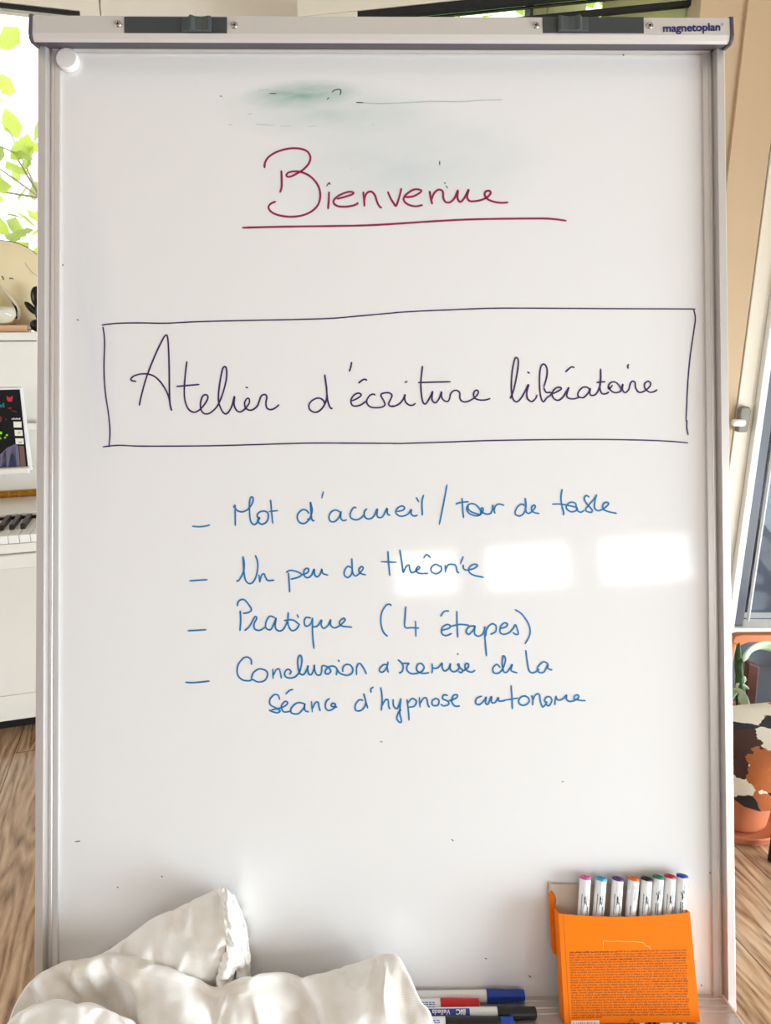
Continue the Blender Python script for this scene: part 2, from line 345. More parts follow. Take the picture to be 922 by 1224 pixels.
# opening post of the door, cream, slightly proud of the panel, split by a fine joint
pole.box(0.8925, 0.9365, YD - 0.012, YD + 0.08, 0, H).build('door_post', M['cream'], door, mw=Matrix(), bevel=0.002)
MB().box(0.80, 0.8895, YD - 0.010, YD - 0.0005, 0, H).build('door_jamb', M['tan'], door, mw=Matrix())
MB().box(0.9367, 0.9545, YD - 0.03, YD + 0.08, 0, H).build('white_edge', M['white_frame'], door, mw=Matrix(), bevel=0.002)
mb = MB().box(0.9547, 0.985, YD - 0.018, YD + 0.07, 0.386, H); mb.box(0.9547, 0.985, YD - 0.018, YD + 0.07, 0.05, 0.357)
mb.box(1.40, 1.46, YD - 0.018, YD + 0.07, 0.386, H); mb.box(1.40, 1.46, YD - 0.018, YD + 0.07, 0.05, 0.357)
mb.build('dark_frame', M['anthracite'], door, mw=Matrix(), bevel=0.004)
MB().box(0.9547, 1.47, YD - 0.03, YD + 0.08, 0.357, 0.386).build('cross_rail', M['white_frame'], door, mw=Matrix(), bevel=0.002)
MB().box(0.9547, 1.47, YD - 0.03, YD + 0.08, 0.0, 0.05).build('sill_rail', M['anthracite'], door, mw=Matrix())
MB().box(0.986, 1.40, YD + 0.03, YD + 0.036, 0.387, H).build('glass_pane', M['door_glass'], door, mw=Matrix())
MB().box(0.986, 1.40, YD + 0.03, YD + 0.036, 0.052, 0.356).build('glass_pane', M['door_glass'], door, mw=Matrix())
mb = MB().box(0.989, 0.992, YD + 0.016, YD + 0.029, 0.387, H)
mb.box(1.016, 1.019, YD + 0.016, YD + 0.029, 0.387, H)
mb.build('glazing_bead', M['white_frame'], door, mw=Matrix())
# window handle
hx, hz = 0.905, 0.955
mb = MB().prism([(hx - 0.014, hz - 0.03), (hx + 0.012, hz - 0.03), (hx + 0.015, hz + 0.025), (hx + 0.009, hz + 0.034), (hx - 0.004, hz + 0.036), (hx - 0.014, hz + 0.03)], YD - 0.032, YD - 0.0125)
hd = mb.build('handle', mat('grey_handle_plastic', (120, 118, 104), 0.4), door, mw=Matrix(), bevel=0.004)
MB().lathe([(0.0, -0.03), (0.008, -0.029), (0.009, -0.026), (0.009, 0.0)], 16, 'x', (hx - 0.005, YD - 0.041, hz - 0.004)).build('handle_knob', M['white_frame'], hd, mw=Matrix(), smooth=True)

def window(name, hole, y, fw=0.07, depth=0.09, glass='glass', gasket=True, fm='cream'):
    x0, x1, z0, z1 = hole
    o = S(empty(name, ROOM @ T((x0 + x1) / 2, y, z0)))
    mb = MB(); e = 0.004
    mb.box(x0 + e, x0 + fw, y, y + depth, z0 + e, z1 - e); mb.box(x1 - fw, x1 - e, y, y + depth, z0 + e, z1 - e)
    mb.box(x0 + fw, x1 - fw, y, y + depth, z1 - fw, z1 - e); mb.box(x0 + fw, x1 - fw, y, y + depth, z0 + e, z0 + fw)
    mb.build('window_frame', M[fm], o, mw=ROOM)
    if gasket:
        g = 0.011; mb = MB(); a0, a1, b0, b1 = x0 + fw, x1 - fw, z0 + fw, z1 - fw
        mb.box(a0, a1, y + 0.004, y + 0.012, b1 - g, b1 - 0.0005); mb.box(a0, a1, y + 0.01, y + 0.05, b0 + 0.0005, b0 + g)
        mb.box(a0 + 0.0005, a0 + g, y + 0.01, y + 0.05, b0 + g, b1 - g); mb.box(a1 - g, a1 - 0.0005, y + 0.01, y + 0.05, b0 + g, b1 - g)
        mb.build('gasket', M['gasket'], o, mw=ROOM)
    if glass: MB().box(x0 + fw, x1 - fw, y + 0.055, y + 0.06, z0 + fw, z1 - fw).build('window_glass', M[glass], o, mw=ROOM)
    return o
window('window_1', W1, BW - 0.03, fw=0.055)
window('window_2', W2, BW + 0.04, fw=0.05)
window('window_3', (1.25, 1.83, 0.05, 2.25), -3.09, glass=None, gasket=False, fw=0.04)
for i, (a0, a1) in enumerate(PANES): window('window_%d' % (4 + i), (a0, a1, 1.60, 1.91), -3.09, glass=None, gasket=False, fw=0.012)
# opened sash of the tall window, swung into the room
sash = S(empty('window_7', T(0.18, 2.3, 1.0)))
def at_y(px, py, y): d = Vector(((px - 461) / FPX, 0, 0)) + Vector((0, math.sin(PITCH), math.cos(PITCH))) * (-(py - 612) / FPX) + Vector((0, math.cos(PITCH), -math.sin(PITCH))); return Vector((0, 0, CAMZ)) + d * (y / d.y)
q = at_y(520, 9, 2.0)
SF = T(*q) @ RZ(-14)
def sb(name, m, x0, x1, y0, y1, z0, z1): MB().box(x0, x1, y0, y1, z0, z1).build(name, M[m], sash, mw=SF, bevel=0.002)
sb('sash_frame', 'cream', -0.36, 0.78, 0, 0.05, 0.0115, 0.10)
sb('sash_frame', 'cream', -0.36, -0.20, 0, 0.05, -0.30, 0.0113)
sb('gasket', 'gasket', -0.1998, 0.78, 0.003, 0.047, -0.008, 0.0112)
sb('sash_glass', 'tint_glass', -0.1998, 0.78, 0.02, 0.03, -0.30, -0.0082)
sb('gasket', 'gasket', -0.1998, 0.78, 0.003, 0.0195, -0.048, -0.036)
b_ = M['floor'].node_tree.nodes['Principled BSDF']; b_.inputs['Coat Roughness'].default_value = 0.22
# ground and planting outside
S(MB().box(-30, 30, 2.9, 30, -0.25, -0.15).box(0.8, 30, 1.95, 2.9, -0.25, -0.15).build('ground_outside', M['ground']))

# ================================================================ flipchart
D0 = 0.72
cr = Vector((1, 0, 0)); cu = Vector((0, math.sin(PITCH), math.cos(PITCH))); cb = Vector((0, -math.cos(PITCH), math.sin(PITCH)))
def cv(x, y, depth): return cr * x + cu * y - cb * depth
bx = cv(1, 0.0043, 0.0114).normalized(); by = cv(-0.00446, 1, 0.0156); by = (by - bx * by.dot(bx)).normalized(); bn = bx.cross(by)
BO = Vector((0, 0, CAMZ)) - cb * D0
BM = frame(BO, bx, by, bn); BI = BM.inverted()
CL = BI @ Vector((0, 0, CAMZ))
def bp(px, py, n=0.0):                  # photo point -> board coordinates (u across, v up, n out of the board)
    d = BI.to_3x3() @ cv((px - 461) / FPX, -(py - 612) / FPX, 1)
    t = (n - CL.z) / d.z
    return Vector((CL.x + d.x * t, CL.y + d.y * t, n))
flip = empty('flipchart_stand', T(0.0, 0.98, 0), label='white flipchart whiteboard on a stand, handwritten workshop programme in red, purple and blue', cat='flipchart')
UL, UR = -0.3505, 0.3495
panel = MB().box(UL + 0.0185, UR - 0.0185, -0.497, 0.4845, -0.010, 0.0).build('writing_surface', M['board'], flip, mw=BM)
MB().box(UL + 0.004, UR - 0.004, -0.496, 0.476, -0.018, -0.0102).build('back_plate', M['alu_white'], flip, mw=BM)
# side frame profile: inner land, step up, outer land, outer side
prof = [(0.0187, 0.0), (0.0187, 0.0035), (0.0145, 0.0042), (0.0140, 0.0036), (0.0132, 0.0036), (0.0127, 0.0042), (0.0112, 0.0042), (0.0110, 0.0020), (0.0088, 0.0020), (0.0082, 0.0125), (0.0012, 0.0125), (0.0, 0.0112), (0.0, -0.019), (0.0035, -0.019), (0.0035, 0.0)]
for s_, u0 in ((1, UL), (-1, UR)):
    MB().prism([(u0 + s_ * a, b) for a, b in prof], -0.505, 0.4805, 'y').build('frame_side', M['alu'], flip, mw=BM)
# clamp bar along the top
cp = [(0.4905, -0.02), (0.4905, 0.024), (0.488, 0.028), (0.4700, 0.0288), (0.4655, 0.0272), (0.4640, 0.0240), (0.4646, 0.0238), (0.4770, 0.0), (0.4770, -0.02)]
BM2 = BM @ T(0, 0.0047, 0)
bar = MB().prism(cp, UL + 0.003, UR - 0.003, 'x').build('clamp_bar', M['alu_white'], flip, mw=BM2)
MB().prism([(0.4640, 0.0234), (0.4652, 0.0260), (0.4722, 0.006), (0.4705, 0.0045)], UL + 0.004, UR - 0.004, 'x').build('rubber_strip', M['rubber'], bar, mw=BM2)
MB().prism([(0.4703, 0.0062), (0.4694, 0.0062), (0.4694, 0.0012), (0.4703, 0.0012)], UL + 0.012, UR - 0.012, 'x').build('strip_lip', M['alu'], bar, mw=BM2)
cp2 = [(0.4915, -0.021), (0.4915, 0.0250), (0.489, 0.0290), (0.4695, 0.0300), (0.4645, 0.0282), (0.4625, 0.0245), (0.4690, 0.0), (0.4690, -0.021)]
for a, b in ((UL - 0.001, UL + 0.003), (UR - 0.003, UR + 0.001)):
    MB().prism(cp2, a, b, 'x').build('end_cap', M['rubber'], bar, mw=BM2, bevel=0.0012)
def slider(x0, x1, l0, l1, high_left):
    a = bp(x0, 20, 0.0288); b = bp(x1, 40, 0.0288)
    tr = MB().box(a.x, b.x, b.y, a.y, 0.0260, 0.0292).build('slider_track', M['slider_bed'], bar, mw=BM, bevel=0.0004)
    g0 = bp(l0, 20, 0.034).x; g1 = bp(l1, 20, 0.034).x; L = g1 - g0
    pr = [(0, 0.0292), (0, 0.032), (0.22, 0.033), (0.30, 0.0385), (0.36, 0.0378), (0.46, 0.0345), (0.66, 0.0335), (0.84, 0.0350), (0.90, 0.0362), (1.0, 0.0350), (1.0, 0.0292)]
    pr = [(t, 0.0292 + (n - 0.0292) * 0.6) for t, n in pr]
    if not high_left: pr = [(1 - t, n) for t, n in pr]
    poly = [(g0 + t * L, n) for t, n in pr]
    n_ = len(poly); vs = [(p[0], b.y + 0.0008, p[1]) for p in poly] + [(p[0], a.y - 0.0014, p[1]) for p in poly]
    fs = [tuple(range(n_)), tuple(range(2 * n_ - 1, n_ - 1, -1))] + [(i, (i + 1) % n_, (i + 1) % n_ + n_, i + n_) for i in range(n_)]
    MB().add(vs, fs).build('clamp_lever', M['slider'], bar, mw=BM, bevel=0.0006)
slider(148.5, 271.5, 216, 252, True); slider(649, 770, 668, 705, False)
for px, py in ((141, 28.5), (280, 30), (641, 30), (777, 30.5)):
    q = bp(px, py, 0.0289)
    rv = MB().lathe([(0.0036, 0.0283), (0.0036, 0.0292), (0.0028, 0.0300), (0.0014, 0.0302), (0.0012, 0.0294), (0.0, 0.0294)], 20, 'z', (q.x, q.y, 0)).build('rivet', M['steel'], bar, mw=BM, smooth=True)
    MB().lathe([(0.0012, 0.0294), (0.0012, 0.0299), (0.0, 0.0299)], 12, 'z', (q.x, q.y, 0)).build('rivet_hole', M['gasket'], rv, mw=BM)

FONTS = {}
def text_mesh(s, size, align='CENTER', bold=0.0, cuts=0):
    cu_ = bpy.data.curves.new('t', 'FONT'); cu_.body = s; cu_.size = size; cu_.align_x = align; cu_.offset = bold; cu_.resolution_u = 4
    o = bpy.data.objects.new('t', cu_); COL.objects.link(o)
    dg = bpy.context.evaluated_depsgraph_get(); me = bpy.data.meshes.new_from_object(o.evaluated_get(dg))
    if cuts:                                      # slice the letters so that they can bend round a barrel
        b = bmesh.new(); b.from_mesh(me)
        for k in range(1, cuts): bmesh.ops.bisect_plane(b, geom=b.verts[:] + b.edges[:] + b.faces[:], plane_co=(0, size * (k / cuts * 1.1 - 0.25), 0), plane_no=(0, 1, 0))
        b.to_mesh(me); b.free()
    vs = [v.co.copy() for v in me.vertices]; fs = [tuple(p.vertices) for p in me.polygons]
    bpy.data.objects.remove(o); bpy.data.curves.remove(cu_); bpy.data.meshes.remove(me)
    return vs, fs
vs, fs = text_mesh('magnetoplan', 0.0135, 'LEFT', 0.00036)
x0 = min(v.x for v in vs); x1 = max(v.x for v in vs)
a = bp(793, 38, 0.029); b = bp(861.5, 36.3, 0.029); k = (b.x - a.x) / (x1 - x0); sl = (b.y - a.y) / (b.x - a.x)
mb = MB().add([(a.x + (v.x - x0) * k, a.y + v.y * k * 0.98 + (v.x - x0) * k * sl, 0.02897) for v in vs], fs)
vs, fs = text_mesh('®', 0.0038, 'LEFT')
q = bp(862.0, 30.5, 0.029); mb.add([(q.x + v.x, q.y + v.y, 0.02897) for v in vs], fs)
mb.build('brand_lettering', M['navy'], bar, mw=BM, fixn=False)
# pen tray under the board, with fine grooves along it
tp = [(-0.4990, -0.002), (-0.4962, -0.002), (-0.4962, 0.0065), (-0.4968, 0.0070), (-0.4968, 0.0085), (-0.4962, 0.0090), (-0.4962, 0.0165), (-0.4970, 0.0172), (-0.4970, 0.0190), (-0.4962, 0.0197), (-0.4962, 0.0250), (-0.4970, 0.0256), (-0.4970, 0.0285), (-0.4962, 0.0292), (-0.4962, 0.0640), (-0.4900, 0.0650), (-0.4900, 0.0675), (-0.5010, 0.0680), (-0.5010, -0.002)]
tray = MB().prism(tp, UL + 0.0125, UR - 0.0105, 'x').build('pen_tray', M['alu'], flip, mw=BM @ T(0, 0.0035, 0))
MB().prism([(-0.5015, -0.003), (-0.4948, -0.001), (-0.4948, 0.0685), (-0.5015, 0.0685)], UR - 0.0104, UR - 0.0088, 'x').build('tray_end', M['white_frame'], tray, mw=BM @ T(0, 0.0035, 0))
MB().prism([(-0.5015, -0.003), (-0.4948, -0.001), (-0.4948, 0.0685), (-0.5015, 0.0685)], UL + 0.0108, UL + 0.0124, 'x').build('tray_end', M['white_frame'], tray, mw=BM @ T(0, 0.0035, 0))
# column and round base behind the board
q = BM @ Vector((0, 0.1, -0.05)); q2 = BM @ Vector((0, -0.30, -0.045))
col = MB().tube([(0, 0.98, 0.035), (0, 0.98, q.z)], 0.02, 20).build('column', M['alu'], flip, mw=Matrix(), smooth=True)
MB().lathe([(0.0, 0.04), (0.03, 0.04), (0.05, 0.03), (0.27, 0.016), (0.28, 0.008), (0.28, 0.0), (0.0, 0.0)], 40, 'z', (0, 0.98, 0)).build('round_base', M['alu_white'], flip, mw=Matrix(), smooth=True)
for vv in (0.2, -0.2):
    s0 = BM @ Vector((0, vv, -0.018)); MB().tube([s0, (0, 0.98, s0.z + 0.02)], 0.012, 10).build('bracket', M['alu'], flip, mw=Matrix())

# ---------------------------------------------------------------- handwriting
def ribbon(mb, pts, wd, n=0.0003):
    m_ = len(pts); L = []; Rr = []
    for i, p in enumerate(pts):
        d = pts[min(i + 1, m_ - 1)] - pts[max(i - 1, 0)]; d.z = 0
        if d.length < 1e-9: d = Vector((1, 0, 0))
        d.normalize(); q = Vector((-d.y, d.x, 0)); k = wd * (0.5 if 0 < i < m_ - 1 else 0.36) * (1 + 0.12 * noise.noise(p * 90))
        L.append((p.x + q.x * k, p.y + q.y * k, n)); Rr.append((p.x - q.x * k, p.y - q.y * k, n))
    o = len(mb.v); mb.v += [Vector(x) for x in L + Rr]
    mb.f += [(o + i, o + m_ + i, o + m_ + i + 1, o + i + 1) for i in range(m_ - 1)]
    e0 = pts[0] - (pts[1] - pts[0]).normalized() * wd * 0.35; e1 = pts[-1] + (pts[-1] - pts[-2]).normalized() * wd * 0.35
    o2 = len(mb.v); mb.v += [Vector((e0.x, e0.y, n)), Vector((e1.x, e1.y, n))]
    mb.f += [(o2, o + m_, o), (o2 + 1, o + m_ - 1, o + 2 * m_ - 1)]
PXM = 0.72 / FPX
def writing(name, m, crops, wpx, label):
    mb = MB()
    z = 0.00025
    if name == 'handwritten_item':                # the dash in front of the item
        (x0, y0, w_), strokes = crops[0]; k = w_ / 922; db_ = MB()
        ribbon(db_, catmull([bp(x0 + x * k, y0 + y * k) for x, y in strokes.pop(0)], 5), wpx * PXM, z)
        db_.build('list_dash', M[m], panel, mw=BM, fixn=False)
    for (x0, y0, w_), strokes in crops:
        k = w_ / 922 if w_ else 1.0
        for st in strokes:
            c = [bp(x0 + x * k, y0 + y * k) for x, y in st]
            ribbon(mb, catmull(c, 5) if len(c) > 2 else [c[0], (c[0] + c[1]) / 2, c[1]], wpx * PXM, z); z += 0.0000015
    return tag(mb.build(name, M[m], panel, mw=BM, fixn=False), label=label)
PX = (0, 0, 0)
writing('handwritten_heading', 'red_ink', [
 ((300, 165, 160), [
  [(95,205),(100,165),(130,125),(190,92),(260,74),(330,73),(385,90),(410,130),(400,175),(365,215),(330,238),(285,262),(255,268),(245,255),(262,238),(300,230),(345,235),(400,258),(445,300),(472,350),(478,410),(460,465),(415,508),(350,535),(270,543),(195,533),(145,512),(122,482),(135,455),(170,438)],
  [(210,226),(213,290),(212,340),(202,374)], [(539,372),(537,430),(532,488)],
  [(595,420),(650,405),(700,388),(705,375),(670,372),(610,395),(575,425),(572,450),(600,470),(650,474),(700,467),(730,455),(737,446)],
  [(774,372),(780,420),(783,470)], [(783,470),(783,420),(800,380),(830,370),(855,395),(870,440),(885,470),(900,482)]]),
 ((450, 165, 240), [
  [(53,247),(65,275),(80,300),(90,312),(100,290),(110,255),(115,232)],
  [(135,272),(170,268),(205,248),(200,238),(170,238),(135,262),(126,285),(145,305),(180,314),(212,308)],
  [(245,245),(250,275),(257,303)],
  [(253,285),(265,255),(285,238),(305,245),(308,275),(318,294),(340,295),(360,275),(375,240),(373,275),(385,294),(405,275),(425,236),(417,270),(430,290),(470,288),(505,275),(525,255),(520,243),(503,246),(498,262),(510,280),(540,293),(575,298),(605,296)]]),
 (PX, [[(290,272.3),(345,271),(400,270.3),(450,269),(520,264.5),(570,262.2),(642,261.3),(662,262),(677,264)]])], 2.5, 'crimson heading Bienvenue with a long underline')
writing('handwritten_title', 'purple_ink', [
 ((145, 390, 200), [
  [(100,436),(112,380),(140,280),(185,165),(225,80),(245,50),(256,62),(262,140),(265,250),(266,360),(270,430),(278,464)],
  [(82,304),(60,300),(54,290),(75,272),(125,262),(175,272),(215,305),(245,350),(262,390),(272,440),(278,464)],
  [(362,195),(353,270),(348,350),(352,410),(370,455),(400,474),(430,462),(460,430),(478,395),(470,378),(450,385),(438,420),(440,460),(460,482),(490,478),(530,440),(560,370),(580,290),(580,235),(570,223),(558,240),(543,320),(536,400),(548,450),(570,482),(590,475),(610,440),(625,385),(622,430),(635,462),(655,472),(680,458),(705,425),(705,400),(692,400),(680,425),(690,455),(720,462),(750,440),(762,410),(772,385),(792,376),(803,390),(798,420),(803,450),(825,460),(850,450),(870,433)],
  [(306,332),(360,327),(430,321)], [(687,336),(698,339)]]),
 ((350, 420, 120), [
  [(293,480),(285,455),(255,433),(215,433),(170,460),(150,495),(155,530),(185,555),(225,558),(265,530),(295,485),(312,430),(314,370),(306,290),(295,215)],
  [(295,215),(310,330),(320,440),(335,495),(352,524),(365,522)], [(542,100),(534,145),(520,183)],
  [(545,455),(590,435),(625,410),(628,395),(605,384),(570,397),(540,435),(537,470),(550,497),(585,503),(630,490),(680,455)],
  [(606,291),(640,265),(665,257),(682,267)],
  [(758,402),(740,393),(710,405),(685,440),(682,475),(710,508),(760,518),(820,512),(848,490),(835,450),(812,410),(822,388),(870,380),(900,388),(912,412),(890,460),(882,485),(900,505),(925,500)]]),
 ((460, 420, 140), [
  [(30,415),(45,432),(75,432),(120,410),(150,370),(160,340),(158,375),(170,405),(200,425),(225,422),(242,410)], [(160,245),(177,237)],
  [(298,117),(290,190),(285,260),(290,340),(300,395),(315,415),(335,400),(360,355),(378,315),(372,370),(385,400),(405,403),(430,370),(448,318),(448,355),(465,385),(495,395),(510,375),(520,335),(545,310),(575,310),(592,330),(592,365),(605,390),(635,398),(670,388),(715,360),(738,325),(728,306),(708,315),(700,345),(715,372),(750,383),(795,382),(830,372)],
  [(265,246),(380,243),(518,240)]]),
 ((600, 420, 200), [
  [(47,260),(65,215),(85,120),(92,60),(85,37),(72,42),(58,110),(53,190),(58,250),(72,275),(90,275),(115,245),(148,182),(138,225),(142,260),(165,277),(185,262),(195,240)],
  [(232,195),(248,140),(250,100),(240,75),(225,72),(213,95),(208,150),(210,215),(218,260),(230,278),(250,255),(275,237),(268,226),(245,226),(232,200)],
  [(270,237),(300,225),(328,207),(318,198),(295,205),(278,230),(285,258),(310,270),(335,255),(360,215),(370,200),(358,240),(368,258),(395,262),(425,255)],
  [(352,114),(375,92),(388,86),(399,90)], [(142,114),(153,121)],
  [(487,212),(470,198),(445,200),(422,225),(422,248),(450,255),(478,228),(488,205),(485,230),(495,243),(520,235),(540,195),(546,150),(545,97)],
  [(545,97),(544,150),(541,200),(550,230),(570,235),(590,225)], [(523,172),(545,169),(570,168)],
  [(610,187),(592,208),(588,190),(605,170),(630,172),(655,200),(655,220),(625,228),(600,215),(590,195)],
  [(655,215),(668,180),(665,210),(680,228),(700,210),(708,180),(720,165),(735,172),(738,200),(755,225),(785,220),(815,195),(820,175),(805,165),(788,180),(790,205),(815,225),(840,222),(856,212)],
  [(699,72),(694,82),(697,94)]])], 2.0, 'dark purple line Atelier d\'écriture libératoire')
writing('title_box_outline', 'purple_ink', [
 ((110, 360, 370), [[(30,71),(80,66),(150,65),(220,66),(300,62),(400,59),(500,57),(640,54),(720,51),(800,44),(922,33)],
                    [(33,77),(38,120),(36,200),(40,270),(50,340),(54,390),(51,434)]]),
 ((470, 360, 380), [[(0,33.5),(80,29),(150,26),(280,21),(400,20.5),(650,22),(800,22.5),(877,23)], [(872,24),(877,50),(872,90),(862,160),(855,240),(850,348)], [(853,346),(852,365),(856,388)],
                    [(855,411),(810,407),(720,403),(550,401),(300,404),(150,409),(0,413.5)]]),
 ((110, 360, 370), [[(922,424),(780,423),(640,423),(500,427),(350,431),(150,432),(80,429.5),(33,434)]])], 1.7, 'hand-drawn purple rectangle around the title')
writing('handwritten_item', 'blue_ink', [
 ((220, 570, 140), [[(66,389),(120,393),(170,388),(204,378)], [(390,230),(397,240),(403,222),(404,300),(405,384)], [(398,226),(408,252),(430,270),(465,275),(505,255),(535,215),(546,180),(538,158),(522,170),(516,220),(518,290),(525,345),(545,374),(570,368),(598,322)],
  [(598,322),(582,320),(578,298),(600,275),(635,270),(662,285),(665,320),(650,355),(620,373),(595,365),(582,340),(598,320)], [(684,183),(690,270),(700,367)], [(670,273),(738,266)]]),
 ((345, 570, 180), [[(125,225),(110,205),(85,202),(60,225),(55,255),(70,280),(100,285),(130,255),(145,210),(140,175),(134,156),(138,210),(142,255),(152,270),(157,265)], [(115,258),(135,262)], [(214,90),(204,130)],
  [(315,215),(290,203),(262,215),(248,245),(258,272),(285,273),(312,245),(322,212),(320,250),(335,268),(356,263)],
  [(415,190),(400,188),(380,220),(382,250),(410,263),(440,255),(465,230)], [(480,195),(465,215),(468,245),(490,258),(520,245),(545,195),(542,235),(555,250),(580,240),(604,192),(606,225),(622,236)],
  [(665,212),(700,205),(712,190),(695,178),(670,190),(658,215),(675,238),(705,240),(735,225),(752,200),(752,228),(770,240),(790,235)], [(783,126),(798,153)], [(828,112),(818,150),(820,235)]]),
 ((510, 570, 120), [[(189,72),(160,230),(118,437)], [(327,195),(332,290),(341,375)], [(270,251),(310,236),(386,228)],
  [(385,262),(382,290),(410,320),(460,338),(495,345),(492,300),(450,255),(405,247),(375,270),(372,305),(400,340),(450,357),(490,350),(520,310),(515,285),(500,295),(515,325),(550,342),(590,335),(608,290),(607,258)],
  [(607,258),(618,300),(630,335)], [(622,320),(630,275),(655,252),(680,252),(711,262)]]),
 ((610, 570, 140), [[(110,225),(90,215),(60,235),(40,275),(48,300),(75,308),(105,290),(125,240),(120,168)], [(120,168),(122,230),(125,270),(145,288),(175,270),(198,238),(190,222),(172,235),(170,265),(195,283),(228,288)],
  [(410,98),(400,160),(408,230),(422,280),(418,300)], [(332,215),(400,215),(470,228),(520,240)], [(520,240),(515,210),(480,200),(448,220),(445,250),(480,275),(520,265),(525,240),(535,270),(560,278),(580,265)],
  [(622,160),(600,147),(585,165),(592,195),(625,235),(648,265),(635,280),(605,272),(595,255),(625,215),(660,175),(682,140)], [(682,140),(668,190),(665,240),(685,265),(715,262),(750,240),(775,215),(765,200),(740,208),(728,235),(745,262),(790,278),(838,287)]])], 2.0, 'blue first item Mot d\'accueil / tour de table')
writing('handwritten_item', 'blue_ink', [
 ((220, 650, 180), [[(34,227),(90,223),(143,220)], [(322,229),(340,220),(365,170),(370,120),(362,78)], [(362,78),(366,150),(375,215),(395,242),(420,238),(440,205),(452,150),(450,105),(437,71)],
  [(460,190),(465,235)], [(465,235),(475,195),(490,183),(500,205),(515,225),(553,222)], [(640,178),(645,240),(648,296)], [(627,175),(650,163),(690,170),(722,188),(700,205),(655,217)],
  [(722,190),(755,178),(765,160),(755,150),(738,160),(735,190),(755,208),(780,195),(798,155),(800,185),(815,203),(835,185),(845,155),(850,180),(882,192)]]),
 ((390, 650, 210), [[(130,125),(115,118),(97,140),(97,165),(115,177),(135,155),(137,110),(135,77)], [(135,77),(138,140),(150,168),(170,160),(195,130),(185,120),(172,135),(180,155),(208,163)],
  [(325,40),(328,100),(335,168)], [(288,94),(368,97)], [(387,32),(395,80),(405,152)], [(405,152),(420,120),(435,112),(440,135),(450,152),(475,140),(492,125),(482,120),(472,140),(490,155),(535,155)],
  [(513,75),(527,57),(547,72)], [(600,120),(575,108),(552,125),(555,148),(580,157),(605,140),(603,115)], [(625,112),(627,150)], [(627,140),(640,112),(660,108),(680,115),(688,145),(697,152)], [(720,67),(705,105)],
  [(720,110),(722,130),(740,138),(775,130),(795,115),(780,107),(755,120),(750,145),(775,165),(826,176)]])], 2.0, 'blue second item Un peu de théorie')
writing('handwritten_item', 'blue_ink', [
 ((220, 710, 220), [[(20,184),(66,182),(112,179)], [(282,85),(285,130),(281,184)], [(268,60),(272,40),(290,27),(310,35),(338,75),(325,92),(297,97)],
  [(305,183),(330,160),(355,115),(365,122),(352,150),(355,175),(380,182),(410,165)], [(455,118),(430,112),(412,140),(412,170),(435,178),(455,140),(462,120),(458,165),(475,185),(500,175),(520,130),(523,92)],
  [(523,92),(522,150),(540,183),(565,175),(580,150)], [(503,133),(545,130),(575,150)], [(568,103),(574,119)], [(635,120),(612,118),(603,140),(612,162),(635,150),(645,120)], [(645,120),(645,200),(652,273)],
  [(648,165),(670,160),(690,130),(688,155),(700,172),(722,158),(735,128),(735,155),(755,170),(785,155),(808,130),(798,122),(780,140),(790,160),(842,166)]]),
 ((440, 715, 210), [[(122,40),(115,32),(95,38),(73,75),(68,125),(80,175),(103,200)], [(199,44),(195,100),(195,152),(230,155),(268,157)], [(250,120),(252,200)],
  [(385,170),(425,158),(432,145),(415,138),(390,155),(388,185),(410,197),(440,185)], [(383,95),(400,70),(425,67)], [(467,68),(468,130),(472,205)], [(437,148),(480,138),(530,142)],
  [(560,145),(530,150),(515,175),(530,190),(555,165),(562,145),(560,185),(580,200),(605,185),(615,150)], [(612,150),(615,220),(623,303)], [(618,200),(625,160),(650,135),(672,145),(670,175),(645,190)],
  [(695,160),(725,150),(732,135),(715,130),(697,150),(695,180),(715,190),(745,180)], [(745,180),(765,155),(775,140),(790,185),(775,190),(762,180)], [(772,60),(810,85),(845,140),(850,190),(825,240)]])], 2.0, 'blue third item Pratique (4 étapes)')
